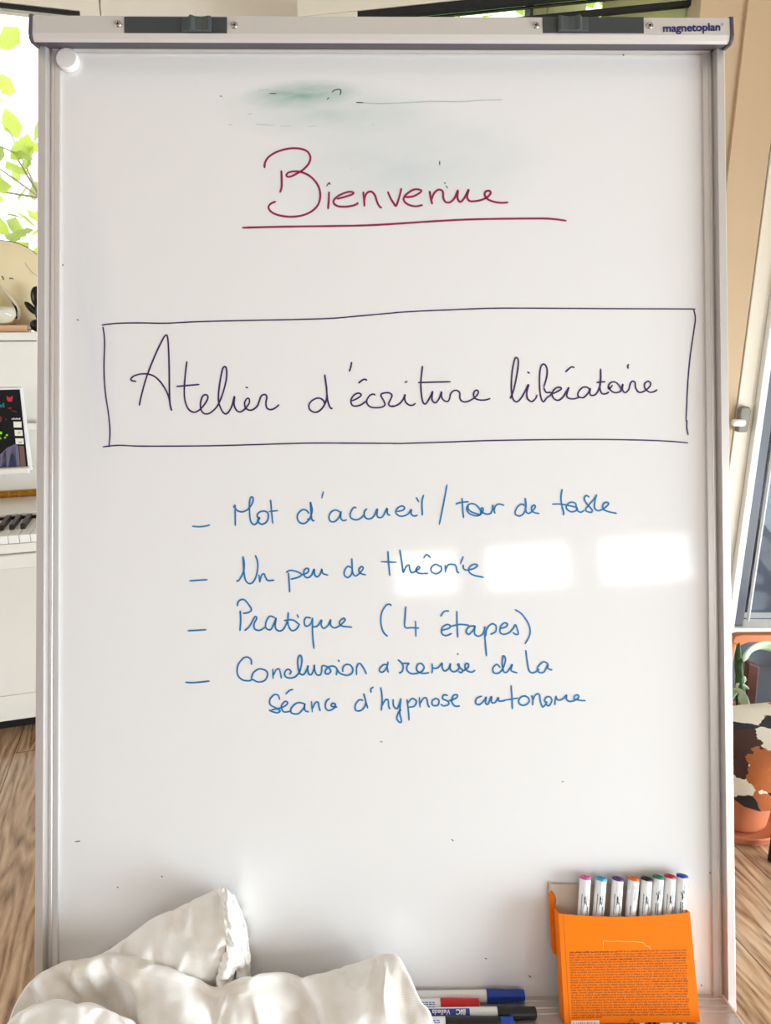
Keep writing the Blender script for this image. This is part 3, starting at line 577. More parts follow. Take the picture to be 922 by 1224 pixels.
writing('handwritten_item', 'blue_ink', [
 ((220, 710, 220), [[(8,442),(50,444),(128,436)]]),
 ((270, 770, 210), [[(135,107),(132,80),(110,67),(85,80),(63,115),(63,160),(90,188),(130,192)], [(135,180),(145,150),(175,130),(210,138),(220,160),(205,190),(170,198),(140,185),(130,192)],
  [(247,130),(249,180)], [(249,165),(265,135),(280,130),(287,150),(292,178)],
  [(283,290),(275,268),(255,265),(232,290),(235,318),(265,335),(285,350),(270,360),(240,352),(228,345)], [(240,345),(300,330),(325,310),(312,300),(292,325),(305,355),(345,350)], [(315,262),(335,243),(353,238)],
  [(410,310),(375,308),(345,335),(345,360),(380,365),(410,335),(415,310),(415,345),(435,355)], [(450,300),(455,355)], [(455,340),(470,308),(485,305),(490,330),(496,350)],
  [(545,285),(528,300),(523,330),(540,348),(570,335),(575,315),(560,310),(555,325),(585,330)], [(720,295),(700,293),(680,320),(685,348),(715,345),(735,310),(725,260)], [(725,260),(738,310),(745,335)], [(775,225),(762,235),(763,253)]]),
 ((440, 775, 270), [
  [(540,78),(525,65),(510,82),(515,100),(535,100),(552,80),(562,45),(553,30),(548,60),(555,95),(570,95),(590,65),(585,90),(610,100)], [(645,8),(650,50),(658,90),(675,100),(700,85)], [(735,62),(715,55),(692,80),(700,98),(720,95),(735,65),(735,82),(752,88)],
  [(53,160),(58,205),(55,253)], [(57,235),(70,212),(82,210),(85,235),(90,248)], [(103,208),(105,235),(120,245),(135,205)], [(135,205),(130,260),(137,295),(130,302),(118,285),(125,262),(135,250)],
  [(160,208),(165,250),(168,293)], [(162,225),(180,205),(198,215),(190,235),(168,240)], [(210,200),(213,240)], [(213,225),(228,203),(240,205),(245,230),(252,240)], [(275,205),(262,215),(265,232),(285,232),(290,212),(275,203)],
  [(325,192),(310,190),(305,205),(325,215),(330,228),(310,235),(298,228)], [(330,215),(360,203),(365,190),(350,192),(342,215),(355,235),(375,235)],
  [(465,195),(445,203),(440,222),(455,230),(475,212),(483,198),(480,222),(490,228),(500,205),(505,198),(505,220),(520,220),(533,200),(535,215),(560,213)], [(585,152),(588,200),(590,247)], [(555,212),(612,203)],
  ]),
 ((440, 775, 140), [[(150,130),(125,128),(95,155),(93,180),(115,187),(140,165),(155,130),(158,105)], [(158,105),(152,150),(162,190)], [(238,90),(250,100),(270,120),(278,150),(270,180),(247,195)], [(262,118),(295,118),(325,118)],
  [(325,118),(308,140),(308,170),(335,197),(380,198),(425,180),(443,150),(425,122),(400,122),(383,148),(390,178),(420,195),(455,196),(480,190)], [(505,120),(508,160),(504,195)],
  [(508,150),(530,158),(555,150),(575,125),(584,118),(586,155),(605,178),(635,160),(650,120),(648,160),(670,183),(700,176),(720,150),(716,120)], [(716,120),(708,132),(740,165),(746,180),(733,191),(715,183)],
  [(744,180),(785,155),(793,130),(780,118),(765,130),(768,160),(790,180),(820,187),(842,172)], [(706,41),(709,49)]]),
 ((330, 775, 120), [[(125,238),(140,215),(120,193),(95,200),(80,230),(92,262),(130,272),(175,262),(215,220),(235,150),(238,90),(222,62),(205,90),(202,150),(215,220),(240,242),(265,230),(290,180),(296,155),(293,200),(305,238),(330,235),(350,185),(353,150),(357,200),(375,240),(405,245),(420,215),(423,170),(440,158),(475,170),(500,195),(503,215),(480,235),(455,230),(455,205),(480,175),(515,162),(545,170),(562,195),(555,245)],
  [(562,195),(585,225),(615,240),(660,247),(700,225),(705,185),(680,152),(640,150),(615,180),(615,215)], [(740,170),(742,243)], [(742,180),(755,145),(775,140),(805,180),(832,235)], [(572,107),(582,121)]]),
 ((610, 815, 100), [[(175,155),(130,162),(98,195),(98,230),(130,258),(180,250),(210,215),(200,175),(165,155)], [(238,150),(250,195),(248,255)], [(252,200),(275,150),(305,130),(325,150),(335,220),(355,272),(370,272),(400,235),(403,215)],
  [(400,235),(380,205),(400,170),(435,165),(460,195),(445,245),(420,265),(400,250)], [(508,155),(497,205),(494,252)], [(510,165),(520,195),(550,200),(590,180),(622,145),(620,185),(645,212),(690,212),(745,185),(757,160),(742,142),(712,155),(705,185),(740,197),(785,206),(830,206)]])], 2.0, 'blue fourth item Conclusion et remise de la séance d\'hypnose autonome')
writing('ink_specks', 'dark_ink', [
 ((300, 165, 160), [[(522,332),(540,308),(546,322)]]), ((450, 165, 240), [[(312,205),(318,210)], [(320,220),(328,230)], [(291,112),(291,121)]]),
 ((220, 60, 380), [[(248,126),(268,126)], [(415,143),(421,138)], [(430,122),(440,115),(455,116),(453,130)], [(742,322),(742,333)], [(105,133),(110,135)], [(500,152),(520,153)]]),
 (PX, [[(193,1047),(194.5,1048)], [(140,1060),(141.5,1061)], [(96,1005),(90,1006)], [(540,1003),(542,1005)], [(580,1145),(582,1146)], [(632,1166),(635,1168)], [(848,1043),(850.5,1043.4)], [(745,65),(746,67)], [(838,1177),(839.5,1178)],
  [(455,886),(457,887)], [(92,382),(94,383)], [(75,316),(75.5,318)], [(672,934),(673.5,934.5)]])], 1.3, 'small grey specks of dried ink')['kind'] = 'stuff'

M['green_ink'] = mat('faint_green_ink', (172, 200, 188), 0.5, var=0.2, vscale=60)
M['grey_ink'] = mat('faint_grey_ink', (196, 198, 198), 0.5)
writing('green_ink_streak', 'green_ink', [((220, 60, 380), [[(500,151),(560,155),(640,153),(720,149),(800,150),(860,146),(922,144)]])], 1.1, 'faint green streak of wiped ink')
writing('green_ink_streak', 'grey_ink', [((220, 60, 380), [[(215,118),(245,113)], [(345,118),(370,121)], [(185,187),(198,184)], [(210,215),(260,218)], [(280,220),(310,221)], [(360,222),(385,220)], [(130,217),(140,216)], [(545,216),(552,217)], [(485,343),(490,342)]])], 1.2, 'faint grey scraps of wiped ink')['kind'] = 'stuff'

# ================================================================ things on and at the board
q = bp(79.5, 69.5, 0.007)
mg = MB().lathe([(0.0108, 0.0004), (0.0110, 0.002), (0.0108, 0.0068), (0.0100, 0.0078), (0.0, 0.0080)], 48, 'z').build('magnet', M['magnet'], mw=BM @ T(q.x, q.y, 0))
tag(mg, 'round white magnet in the top left corner of the whiteboard', 'magnet')

VT = -0.4927                                    # tray surface
def wrap(mb, polys, r_):                         # flat polygons (along, around) laid onto a barrel of radius r_, front is +z
    for poly in polys:
        vs = []
        for al, ar in poly: t = ar / r_; vs.append((r_ * math.sin(t), al, r_ * math.cos(t)))
        mb.add(vs, [tuple(range(len(vs)))])
def rect(a0, a1, c0, c1): return [(a0, c0), (a1, c0), (a1, c1), (a0, c1)]
def strips(a0, a1, c0, c1, n=6): return [rect(a0, a1, c0 + (c1 - c0) * i / n, c0 + (c1 - c0) * (i + 1) / n) for i in range(n)]
def tray_marker(end_px, py, n, cap_mat, cap_px, label, plug=None, printed=None, length=0.125):
    r_ = 0.0061
    e = bp(end_px, py, n); c = bp(cap_px, py, n); v = VT + r_ + 0.0001
    root = empty('marker', BM @ T(e.x, v, n) @ RZ(-90), label=label, cat='marker', group='whiteboard markers lying on the tray')
    cl = e.x - c.x                              # local y runs to the right end (y = 0 there)
    MB().lathe([(0.0, -length), (0.0045, -length), (0.0054, -length + 0.002), (0.0056, -cl - 0.0005)], 24, 'y').build('barrel', M['pen_white'], root, mw=WORLD[root], smooth=False)
    cap = MB().lathe([(r_, -cl), (r_, -cl + 0.010), (r_ - 0.0004, -cl * 0.5), (r_ - 0.0007, -0.0008), (r_ - 0.0015, 0.0), (0.0, 0.0)], 28, 'y').build('cap', M[cap_mat], root, mw=WORLD[root])
    if plug:
        px2, pm = plug; d = bp(px2, py, n).x - e.x
        MB().lathe([(0.0050, 0.0002), (0.0050, d - 0.0008), (0.0042, d), (0.0, d)], 24, 'y').build('end_plug', M[pm], root, mw=WORLD[root])
    if printed: printed(root, cl)
    return root
def print_logo(root, cl):
    rr = 0.00575; p0 = -(bp(641, 0, 0.033).x - bp(563, 0, 0.033).x); p1 = -(bp(641, 0, 0.033).x - bp(508, 0, 0.033).x)
    mb = MB(); wrap(mb, strips(p1, p0, -0.0084, -0.0014, 10), rr); lb = mb.build('blue_label', M['label_blue'], root, mw=WORLD[root])
    mb = MB()
    for s_, size, at, bold in (('BIC', 0.0062, p0 - 0.0035, 0.0003), ('Velleda', 0.0060, p0 - 0.0185, 0.0001)):
        vs, fs = text_mesh(s_, size, 'LEFT', bold, 12)
        # reads upside down: along runs to the left, letter tops point to the viewer's bottom
        mb.add([((rr + 0.00012) * math.sin((v.y - 0.0071) / rr), at - v.x - v.y * 0.15, (rr + 0.00012) * math.cos((v.y - 0.0071) / rr)) for v in vs], fs)
    mb.build('label_lettering', M['pen_white'], lb, mw=WORLD[root], fixn=False)
def print_lines(root, cl):
    rr = 0.00575; mb = MB()
    for k, ar in enumerate((-0.0062, -0.0046, -0.0022)):
        a = -cl - 0.006
        for j in range(6):
            wd = random.uniform(0.002, 0.004); wrap(mb, [rect(a - wd, a, ar, ar + 0.0007)], rr); a -= wd + 0.0008
    mb.build('small_print', M['label_blue'], root, mw=WORLD[root])
tray_marker(627, 1190.5, 0.0080, 'pen_blue', 582, 'white marker with a blue cap on the tray, nearest the whiteboard')
tray_marker(573, 1200, 0.0206, 'pen_red', 527, 'red-capped white marker on the tray, just below the blue-capped one', printed=print_lines, length=0.1)
tray_marker(641, 1211, 0.0332, 'pen_black', 595, 'black-capped marker with an upside-down blue and white label on the tray', printed=print_logo)
tray_marker(598, 1222, 0.0458, 'pen_black', 533, 'black-sleeved marker with a blue end plug, frontmost on the tray', plug=(614, 'pen_blue'), printed=print_lines, length=0.1)

# ---- the orange carton, leaning back against the board
BT = -12.0
bl = bp(667.5, 1090, 0.0247).x; brr = bp(824, 1090, 0.0247).x; BWD = brr - bl; BH = 0.0952; BD = 0.0205
BXM = BM @ T(bl, VT + 0.0003, 0.0262) @ RX(BT)            # origin: left back bottom edge of the carton
crt = empty('marker_carton', BXM, label='orange cardboard marker box, small print on its face, standing on the tray at the right', cat='box')
def bb(name, m, mb, **k): return mb.build(name, M[m], crt, mw=BXM, **k)
nx = 16; top = [(BWD * i / nx, BH - 0.0036 * math.sin(math.pi * i / nx) ** 0.8) for i in range(nx + 1)]
front = bb('front_panel', 'orange', MB().prism([(0, 0), (BWD, 0)] + top[::-1], BD - 0.0007, BD, 'z'))
bb('side_panel', 'orange', MB().box(0, 0.0007, 0, BH, 0.0007, BD - 0.0008)); bb('side_panel', 'orange', MB().box(BWD - 0.0007, BWD, 0, BH, 0.0007, BD - 0.0008))
bb('bottom_panel', 'orange', MB().box(0.0008, BWD - 0.0008, 0, 0.0007, 0.0008, BD - 0.0008))
bk = [(0, 0), (BWD, 0), (BWD, BH + 0.004), (BWD * 0.62, BH + 0.0150), (BWD * 0.55, BH + 0.0198), (-0.0035, BH + 0.0213), (-0.0030, BH + 0.017), (0.0015, BH + 0.012), (0.0032, BH + 0.006), (0.0012, BH)]
bb('back_panel', 'kraft', MB().prism(bk, 0.0, 0.0006, 'z'))
fl = [(-0.0040, BH + 0.022), (-0.0042, BH - 0.036), (-0.0030, BH - 0.042), (-0.0002, BH - 0.044), (0.002, BH - 0.044), (0.002, BH + 0.012), (-0.002, BH + 0.018)]
bb('dust_flap', 'orange', MB().prism(fl, -0.0016, -0.0010, 'z'))
bb('dust_flap', 'kraft', MB().prism([(-0.0040, BH + 0.0235), (-0.0040, BH + 0.012), (0.0012, BH + 0.019), (-0.0015, BH + 0.0235)], -0.0008, -0.0003, 'z'))
mb = MB()
def bpx(px, py):                                # photo point on the carton's face -> carton coordinates
    m = BXM.inverted() @ Matrix.Identity(4); c = m @ Vector((0, 0, CAMZ)); d = m.to_3x3() @ cv((px - 461) / FPX, -(py - 612) / FPX, 1)
    t = (BD - c.z) / d.z; return (c.x + d.x * t, c.y + d.y * t)
# crease line, perforation, print
mb = MB(); zf = BD + 0.00008
mb.add([(0.0042, 0, zf), (0.0049, 0, zf), (0.0049, BH - 0.001, zf), (0.0042, BH - 0.001, zf)], [(0, 1, 2, 3)])
mb.build('crease', mat('darker_orange_crease', (206, 96, 10), 0.6), front, mw=BXM)
mb = MB(); pp = [Vector((*bpx(*p), 0)) for p in [(721, 1136), (721.6, 1126), (722, 1124.5), (726, 1125), (733, 1125.2), (740, 1124.8), (748, 1125.6), (757, 1125.4), (765, 1126.2), (769, 1126.8), (772, 1130), (777, 1132), (777.5, 1135)]]
ribbon(mb, pp, 0.0006, zf); mb.build('perforation', M['emboss'], front, mw=BXM, fixn=False)
mb = MB(); rnd = random.Random(3)
def mark(x0_, x1_, y, h): mb.add([(x0_, y, zf), (x1_, y, zf), (x1_, y + h, zf), (x0_, y + h, zf)], [(0, 1, 2, 3)])
NL = 27
for li in range(NL):
    fr = li / (NL - 1)
    xl, yl = bpx(681.0 + fr * 3.0, 1139.5 + fr * 78); xr, yr = bpx((820.5 + fr * 4) if li < NL - 1 else 722, 1136.5 + fr * 80)
    x = xl; boldleft = 0
    while x < xr - 0.001:
        wl = rnd.randint(2, 10)
        if li % 3 == 0 and rnd.random() < 0.06: boldleft = rnd.randint(2, 4)
        if li == 0 and x < xl + 0.03: boldleft = 1
        th = 0.00042 if boldleft == 0 else 0.00066
        for _ in range(wl):
            if x > xr: break
            y = yl + (yr - yl) * (x - xl) / (xr - xl); h = rnd.choice((0.0009, 0.0009, 0.0012, 0.0014)); cw = rnd.uniform(0.00045, 0.0009)
            mark(x, x + th, y, h)
            if rnd.random() < 0.75: mark(x, x + cw, y + rnd.choice((0.0, 0.0004, 0.0008)), th * 0.85)
            x += cw + 0.00022
        boldleft = max(0, boldleft - 1); x += 0.0008
mb.build('small_print', M['orange_text'], front, mw=BXM)
def patch_rect(name, m, x0_, y0_, x1_, y1_, z, par):
    a_ = bpx(x0_, y0_); b_ = bpx(x1_, y1_)
    return MB().add([(a_[0], b_[1], z), (b_[0], b_[1], z), (b_[0], a_[1], z), (a_[0], a_[1], z)], [(0, 1, 2, 3)]).build(name, M[m], par, mw=BXM)
bcp = patch_rect('barcode_patch', 'barcode_white', 683, 1220, 718, 1240, zf, front)
mb = MB(); x = 686.0
while x < 715.5:
    wd = rnd.choice((0.5, 0.5, 0.9, 1.3)); a_ = bpx(x, 1221.5); b_ = bpx(x + wd, 1238)
    mb.add([(a_[0], b_[1], zf + 0.0001), (b_[0], b_[1], zf + 0.0001), (b_[0], a_[1], zf + 0.0001), (a_[0], a_[1], zf + 0.0001)], [(0, 1, 2, 3)]); x += wd + rnd.choice((0.5, 0.8, 1.1))
mb.build('barcode_bars', M['black'], front, mw=BXM)
mb = MB()                                         # triangular recycling loop: three bent arrows
for k in range(3):
    c0 = Vector((*bpx(755.5, 1223.5), 0)); t0 = math.pi / 2 + k * 2 * math.pi / 3
    def tri(t, r_=0.0036): return c0 + Vector((math.cos(t), math.sin(t), 0)) * r_
    ribbon(mb, [tri(t0 - 0.75, 0.0026), tri(t0 - 0.2), tri(t0 + 0.2), tri(t0 + 0.7, 0.0026)], 0.0008, zf)
    t = t0 + 0.85; mb.add([tri(t - 0.35, 0.0035) + Vector((0, 0, zf)), tri(t - 0.35, 0.0016) + Vector((0, 0, zf)), tri(t + 0.3, 0.0024) + Vector((0, 0, zf))], [(0, 1, 2)])
mb.build('recycling_symbol', M['orange_text'], front, mw=BXM, fixn=False)
for x0_, x1_ in ((765, 772), (789, 806), (808, 813), (816, 822)): patch_rect('white_symbol_box', 'barcode_white', x0_, 1222.5, x1_, 1236, zf, front)
patch_rect('black_symbol', 'black', 775, 1222.0, 779, 1230, zf, front); patch_rect('black_symbol', 'black', 781, 1222.0, 785, 1230, zf, front)

# ---- eight markers in the carton
PEN_L = 0.123
def carton_pen(px_top, py_top, px_rim, colname, rgb, scr, label):
    r_ = 0.0055; zc = 0.0092 if scr != 'far' else 0.0088
    m = BXM.inverted(); c = m @ Vector((0, 0, CAMZ))
    def onz(px, py, z):
        d = m.to_3x3() @ cv((px - 461) / FPX, -(py - 612) / FPX, 1); t = (z - c.z) / d.z; return c.x + d.x * t, c.y + d.y * t
    xt, yt = onz(px_top, py_top, zc); xb, yb = onz(px_rim, 1090, zc)
    tilt = math.degrees(math.atan2(xt - xb, yt - yb)); L = yt - 0.0012
    x0_ = xt - L * math.tan(R(tilt))
    pm = BXM @ T(x0_, 0.0012, zc) @ RZ(-tilt)
    root = empty('marker', pm, label=label, cat='marker', group='coloured markers in the orange box')
    L = L / math.cos(R(tilt))
    MB().lathe([(0.0, 0.0), (r_ * 0.8, 0.0), (r_, 0.002), (r_, L - 0.0018), (r_ - 0.0004, L - 0.0010), (0, L - 0.0010)], 28, 'y').build('barrel', M['pen_white'], root, mw=pm)
    pmat = mat(colname + '_end_plug', rgb, 0.35)
    pl = MB().lathe([(r_ + 0.0001, L - 0.0022), (r_ + 0.0003, L - 0.0008), (r_ - 0.0004, L + 0.0002), (r_ - 0.0018, L), (r_ - 0.0022, L - 0.0006), (0.0020, L - 0.0006), (0.0018, L + 0.0003), (0.0012, L + 0.0004), (0.0010, L - 0.0003), (0, L - 0.0003)], 28, 'y').build('end_plug', pmat, root, mw=pm)
    rr = r_ + 0.00006; mb = MB(); rn = random.Random(int(px_top)); hv = BH                      # printed lines running along the barrel
    def lines(ar, a0, a1, th=0.0009):
        a = a0
        while a < a1:
            wd = rn.uniform(0.0004, 0.0011); wrap(mb, [rect(a, min(a + wd, a1), ar, ar + th)], rr); a += wd + 0.00035
    if scr == 'wide':
        for ar in (-0.0042, 0.0010, 0.0026): lines(ar, hv - 0.004, hv + rn.uniform(0.014, 0.018))
        blob = [(hv - 0.008, -0.0022), (hv + 0.001, -0.0026), (hv + 0.006, -0.0012), (hv + 0.012, -0.0014), (hv + 0.014, -0.0004), (hv + 0.008, 0.0006), (hv + 0.003, 0.0026), (hv - 0.008, 0.0030)]
        wrap(mb, [blob], rr)
    elif scr == 'tick':
        for ar in (-0.0030, -0.0010): lines(ar, hv - 0.004, hv + 0.007, 0.0013)
        lines(0.0005, hv + 0.015, hv + 0.023)
        st = [[(hv + 0.012, -0.0012), (hv + 0.017, 0.0006)], [(hv + 0.012, -0.0012), (hv + 0.016, -0.0030)], [(hv + 0.012, -0.0012), (hv + 0.018, -0.0008)]]
        for p0, p1 in st: wrap(mb, [[p0, (p0[0] + 0.0002, p0[1] + 0.0007), (p1[0] + 0.0002, p1[1] + 0.0007), p1]], rr)
        wrap(mb, [[(hv + 0.0085, -0.001), (hv + 0.012, -0.0018), (hv + 0.0125, 0.0002)]], rr)
    else:
        lines(-0.0030, hv - 0.004, hv + 0.004); lines(0.0002, hv + 0.010, hv + 0.018, 0.0008); lines(0.0036, hv - 0.004, hv + 0.011, 0.0012)
    mb.build('barrel_print', M['black'], root, mw=pm, fixn=True)
    if scr == 'wide':
        mb = MB()
        for k in range(4):
            a = hv - 0.001 + k * 0.0012; wrap(mb, [[(a, -0.0012), (a + 0.0004, -0.0012), (a + 0.0024, 0.0014), (a + 0.0020, 0.0016)]], rr + 0.00006)
        mb.build('white_scribble', M['pen_white'], root, mw=pm)
PENS = [(700, 1047.5, 697.5, 'pink', (226, 92, 160), 'wide', 'pink-ended white marker, first from the left in the orange box'),
        (719, 1049, 715.5, 'sky_blue', (60, 170, 216), 'wide', 'light-blue-ended white marker in the orange box, between the pink and purple ones'),
        (739, 1049, 736, 'purple', (92, 50, 130), 'wide', 'purple-ended white marker in the orange box, between the light blue and orange ones'),
        (758, 1049, 754.5, 'orange', (240, 116, 30), 'thin', 'orange-ended white marker near the middle of the orange box'),
        (773.5, 1049, 770.5, 'black', (26, 28, 36), 'wide', 'black-ended white marker in the orange box, between the orange and green ones'),
        (787.5, 1047, 784, 'green', (14, 128, 92), 'tick', 'green-ended white marker in the orange box, between the black and red ones'),
        (801.5, 1046, 799, 'red', (196, 30, 48), 'wide', 'red-ended white marker in the orange box, beside the blue one at the right'),
        (816, 1045.5, 813.5, 'royal_blue', (34, 70, 170), 'tick', 'dark-blue-ended white marker, last at the right end of the orange box')]
for p_ in PENS: carton_pen(*p_)

# ---- crumpled cloth bag over the left part of the tray
q = bp(250, 1230, 0.05)
bag = empty('cloth_bag', BM @ T(q.x, VT, 0.04), label='crumpled off-white cotton bag slumped over the left end of the tray', cat='cloth bag')
def cloth(name, m, ctrl, nu, nv, amp=0.003, sc=22, seed=0, thick=0.0016):
    rows = patch([[bp(*c) for c in r_] for r_ in ctrl], nu, nv)
    off = Vector((seed * 3.1, seed * 1.7, 0))
    for r_ in rows:
        for p in r_:
            pf = Vector((p.x * 1.5 + p.y * 0.4, p.y * 0.7 - p.x * 0.2, p.z)); d = noise.noise(pf * sc + off) * amp + noise.noise(p * sc * 3.1 + off) * amp * 0.3
            rd = 1 - abs(noise.noise(pf * sc * 0.7 + off * 2)) * 2; d += max(0, rd) ** 4 * amp * 1.0
            if name == 'hem': d += 0.0028 * math.sin(p.y * 520 + p.x * 260 + seed)
            p.z += d; p.y += d * 0.15; p.x += d * (0.4 if name == 'hem' else 0.1)
    o = MB().grid(rows).build(name, M[m], bag, mw=BM, smooth=True, solid=thick, fixn=False)
    return o
Tp = [(6, 1262, .075), (14, 1216, .070), (27, 1187, .062), (46, 1167, .052), (80, 1151, .044), (124, 1140, .038), (168, 1146, .040), (206, 1156, .044), (235, 1171, .048), (256, 1181, .050), (278, 1172, .046), (302, 1165, .044), (342, 1166, .040), (382, 1165, .036), (420, 1153, .034), (452, 1142, .034), (474, 1144, .044), (489, 1168, .056), (502, 1196, .062), (514, 1212, .066), (522, 1250, .068)]
nb = [.060, .055, .040, .028, .014, .008, .008, .008, .008, .008, .008, .008, .008, .008, .008, .008, .020, .052, .056, .058, .060]
Bx = [20, 40, 60, 82, 105, 135, 170, 205, 236, 260, 284, 310, 345, 382, 415, 440, 458, 474, 488, 500, 512]
ctrl = []
ctrl.append([(t[0] * 0.85 + Bx[i] * 0.15, t[1] + 26, nb[i]) for i, t in enumerate(Tp)])
ctrl.append([(t[0], t[1], t[2]) for t in Tp])
def inter(i, f, n): t = Tp[i]; B_ = (Bx[i], 1285); return (t[0] + (B_[0] - t[0]) * f, t[1] + (B_[1] - t[1]) * f, n)
d2 = [.003, .004, .006, .008, .012, .016, .018, .016, .012, .010, .014, .014, .010, .014, .018, .020, .014, .008, .006, .005, .004]
ctrl.append([inter(i, 0.12, Tp[i][2] + d2[i] * 0.8) for i in range(len(Tp))])
d3 = [.006, .008, .010, .010, .004, .002, .020, .030, .026, .016, .022, .024, .014, .020, .030, .032, .020, .010, .008, .006, .005]
ctrl.append([inter(i, 0.32, Tp[i][2] + d3[i]) for i in range(len(Tp))])
d4 = [.008, .010, .008, .004, .000, .004, .032, .044, .040, .026, .032, .030, .022, .030, .042, .040, .024, .012, .009, .007, .006]
ctrl.append([inter(i, 0.62, Tp[i][2] + d4[i]) for i in range(len(Tp))])
ctrl.append([inter(i, 1.0, Tp[i][2] + d4[i] + 0.004) for i in range(len(Tp))])
cloth('bag_body', 'cloth', ctrl, 10, 12, 0.0062, 26, 1)
# lower fold in front at the left
Tf = [(-8, 1262, .100), (8, 1226, .098), (30, 1206, .094), (60, 1198, .090), (90, 1197, .088), (115, 1200, .086), (138, 1208, .086), (158, 1222, .088), (176, 1250, .090)]
cf = [[(t[0], t[1] + 14, t[2] - 0.026) for t in Tf], [t for t in Tf]]
for f_, dn in ((0.15, .012), (0.4, .022), (1.0, .026)):
    cf.append([(t[0] + (85 - t[0]) * f_ * 0.3, t[1] + (1300 - t[1]) * f_, t[2] + dn) for t in Tf])
cloth('front_fold', 'cloth', cf, 8, 10, 0.005, 30, 4)
# raised corner of the bag, its open end to the right
Tc = [(96, 1160, .016), (124, 1140, .018), (152, 1121, .020), (180, 1101, .021), (206, 1088, .022), (232, 1076, .024), (252, 1067, .026), (264, 1062, .028)]
Bc = [(110, 1190, .018), (150, 1190, .026), (176, 1188, .032), (200, 1188, .034), (222, 1190, .034), (240, 1192, .034), (254, 1188, .033), (262, 1180, .032)]
cc = [[(t[0], t[1] + 8, 0.003) for t in Tc], Tc]
for f_, dn in ((0.12, .007), (0.4, .014), (0.75, .014), (1.0, .006)):
    cc.append([(t[0] + (b_[0] - t[0]) * f_ + (8 * math.sin(f_ * 3.1) if i >= 6 else 0), t[1] + (b_[1] - t[1]) * f_, t[2] + (b_[2] - t[2]) * f_ + dn) for i, (t, b_) in enumerate(zip(Tc, Bc))])
cloth('raised_corner', 'cloth', cc, 10, 10, 0.0046, 32, 7)
# frayed hem around the open end: two ruffled bands facing right
h1 = [[(262, 1064, .040), (268, 1060, .042), (274, 1066, .034), (276, 1072, .022)],
      [(266, 1084, .044), (274, 1082, .046), (281, 1084, .036), (284, 1088, .022)],
      [(268, 1106, .047), (276, 1106, .049), (284, 1108, .038), (288, 1110, .022)],
      [(271, 1128, .048), (280, 1130, .050), (287, 1132, .038), (289, 1134, .022)],
      [(264, 1148, .048), (274, 1150, .051), (284, 1150, .040), (287, 1150, .024)],
      [(259, 1166, .047), (266, 1168, .050), (274, 1164, .042), (280, 1160, .026)],
      [(258, 1182, .044), (266, 1184, .047), (272, 1180, .040), (277, 1176, .026)]]
cloth('hem', 'hem', h1, 9, 9, 0.0050, 75, 11, 0.0014)
h2 = [[(272, 1066, .026), (277, 1066, .026), (280, 1072, .016), (281, 1076, .004)],
      [(280, 1084, .028), (285, 1086, .027), (288, 1090, .016), (289, 1092, .004)],
      [(284, 1106, .030), (290, 1106, .028), (294, 1110, .016), (295, 1112, .004)],
      [(286, 1130, .031), (292, 1130, .029), (296, 1132, .016), (297, 1134, .004)],
      [(284, 1150, .032), (292, 1150, .030), (297, 1152, .016), (298, 1154, .004)],
      [(280, 1176, .032), (289, 1178, .030), (297, 1176, .016), (299, 1176, .004)],
      [(276, 1192, .032), (286, 1194, .030), (296, 1192, .016), (299, 1192, .004)]]
cloth('hem', 'hem', h2, 9, 9, 0.0050, 75, 15, 0.0014)

# ================================================================ piano at the left (room coordinates)
PB = 2.07; PA0, PA1 = -1.06, 0.34
pn = empty('upright_piano', ROOM @ T((PA0 + PA1) / 2, PB + 0.12, 0), label='white upright piano with open keyboard behind the flipchart at the left', cat='piano')
def pb(name, m, *bx_, par=None, bevel=0.003):
    mb = MB()
    for b_ in bx_: mb.box(*b_)
    return mb.build(name, M[m], par or pn, mw=ROOM, bevel=bevel)
pb('case', 'piano', (PA0, PA1, PB + 0.02, BW - 0.04, 0.06, 1.148), (PA0, PA0 + 0.03, PB - 0.02, PB + 0.02, 0.06, 1.148), (PA1 - 0.03, PA1, PB - 0.02, PB + 0.02, 0.06, 1.148))
pb('lid', 'piano', (PA0 - 0.012, PA1 + 0.012, PB - 0.02, BW - 0.035, 1.1485, 1.169))
pb('upper_panel', 'piano', (PA0 + 0.032, PA1 - 0.032, PB, PB + 0.019, 0.735, 1.146))
pb('music_ledge', 'piano', (PA0 + 0.031, PA1 - 0.031, PB - 0.030, PB - 0.001, 0.918, 0.936))
pb('lower_panel', 'piano', (PA0 + 0.032, PA1 - 0.032, PB, PB + 0.019, 0.062, 0.142), (PA0 + 0.032, PA1 - 0.032, PB, PB + 0.019, 0.1432, 0.60))
pb('toe_block', 'gasket', (PA0 + 0.01, PA1 - 0.01, PB + 0.07, BW - 0.06, 0.0, 0.06))
KF = 1.727
pb('keybed', 'piano', (PA0, PA1, KF - 0.012, PB - 0.001, 0.643, 0.676), (PA0 + 0.02, PA1 - 0.02, KF, KF + 0.02, 0.677, 0.700))
pb('fallboard', 'piano', (PA0 + 0.03, PA1 - 0.03, KF + 0.155, PB - 0.002, 0.7255, 0.7355))
hg = pb('hinge', 'brass', (PA0 + 0.03, PA1 - 0.03, PB - 0.010, PB - 0.001, 0.7357, 0.7535), bevel=0.001)
mb = MB(); a = PA0 + 0.04
while a < PA1 - 0.05: mb.lathe([(0.0052, a), (0.0052, a + 0.017)], 12, 'x', (0, PB - 0.012, 0.7440)); a += 0.026
mb.build('hinge_knuckles', M['brass'], hg, mw=ROOM)
pb('felt_strip', 'felt', (PA0 + 0.03, PA1 - 0.03, KF + 0.1530, KF + 0.1645, 0.702, 0.7245), bevel=0)
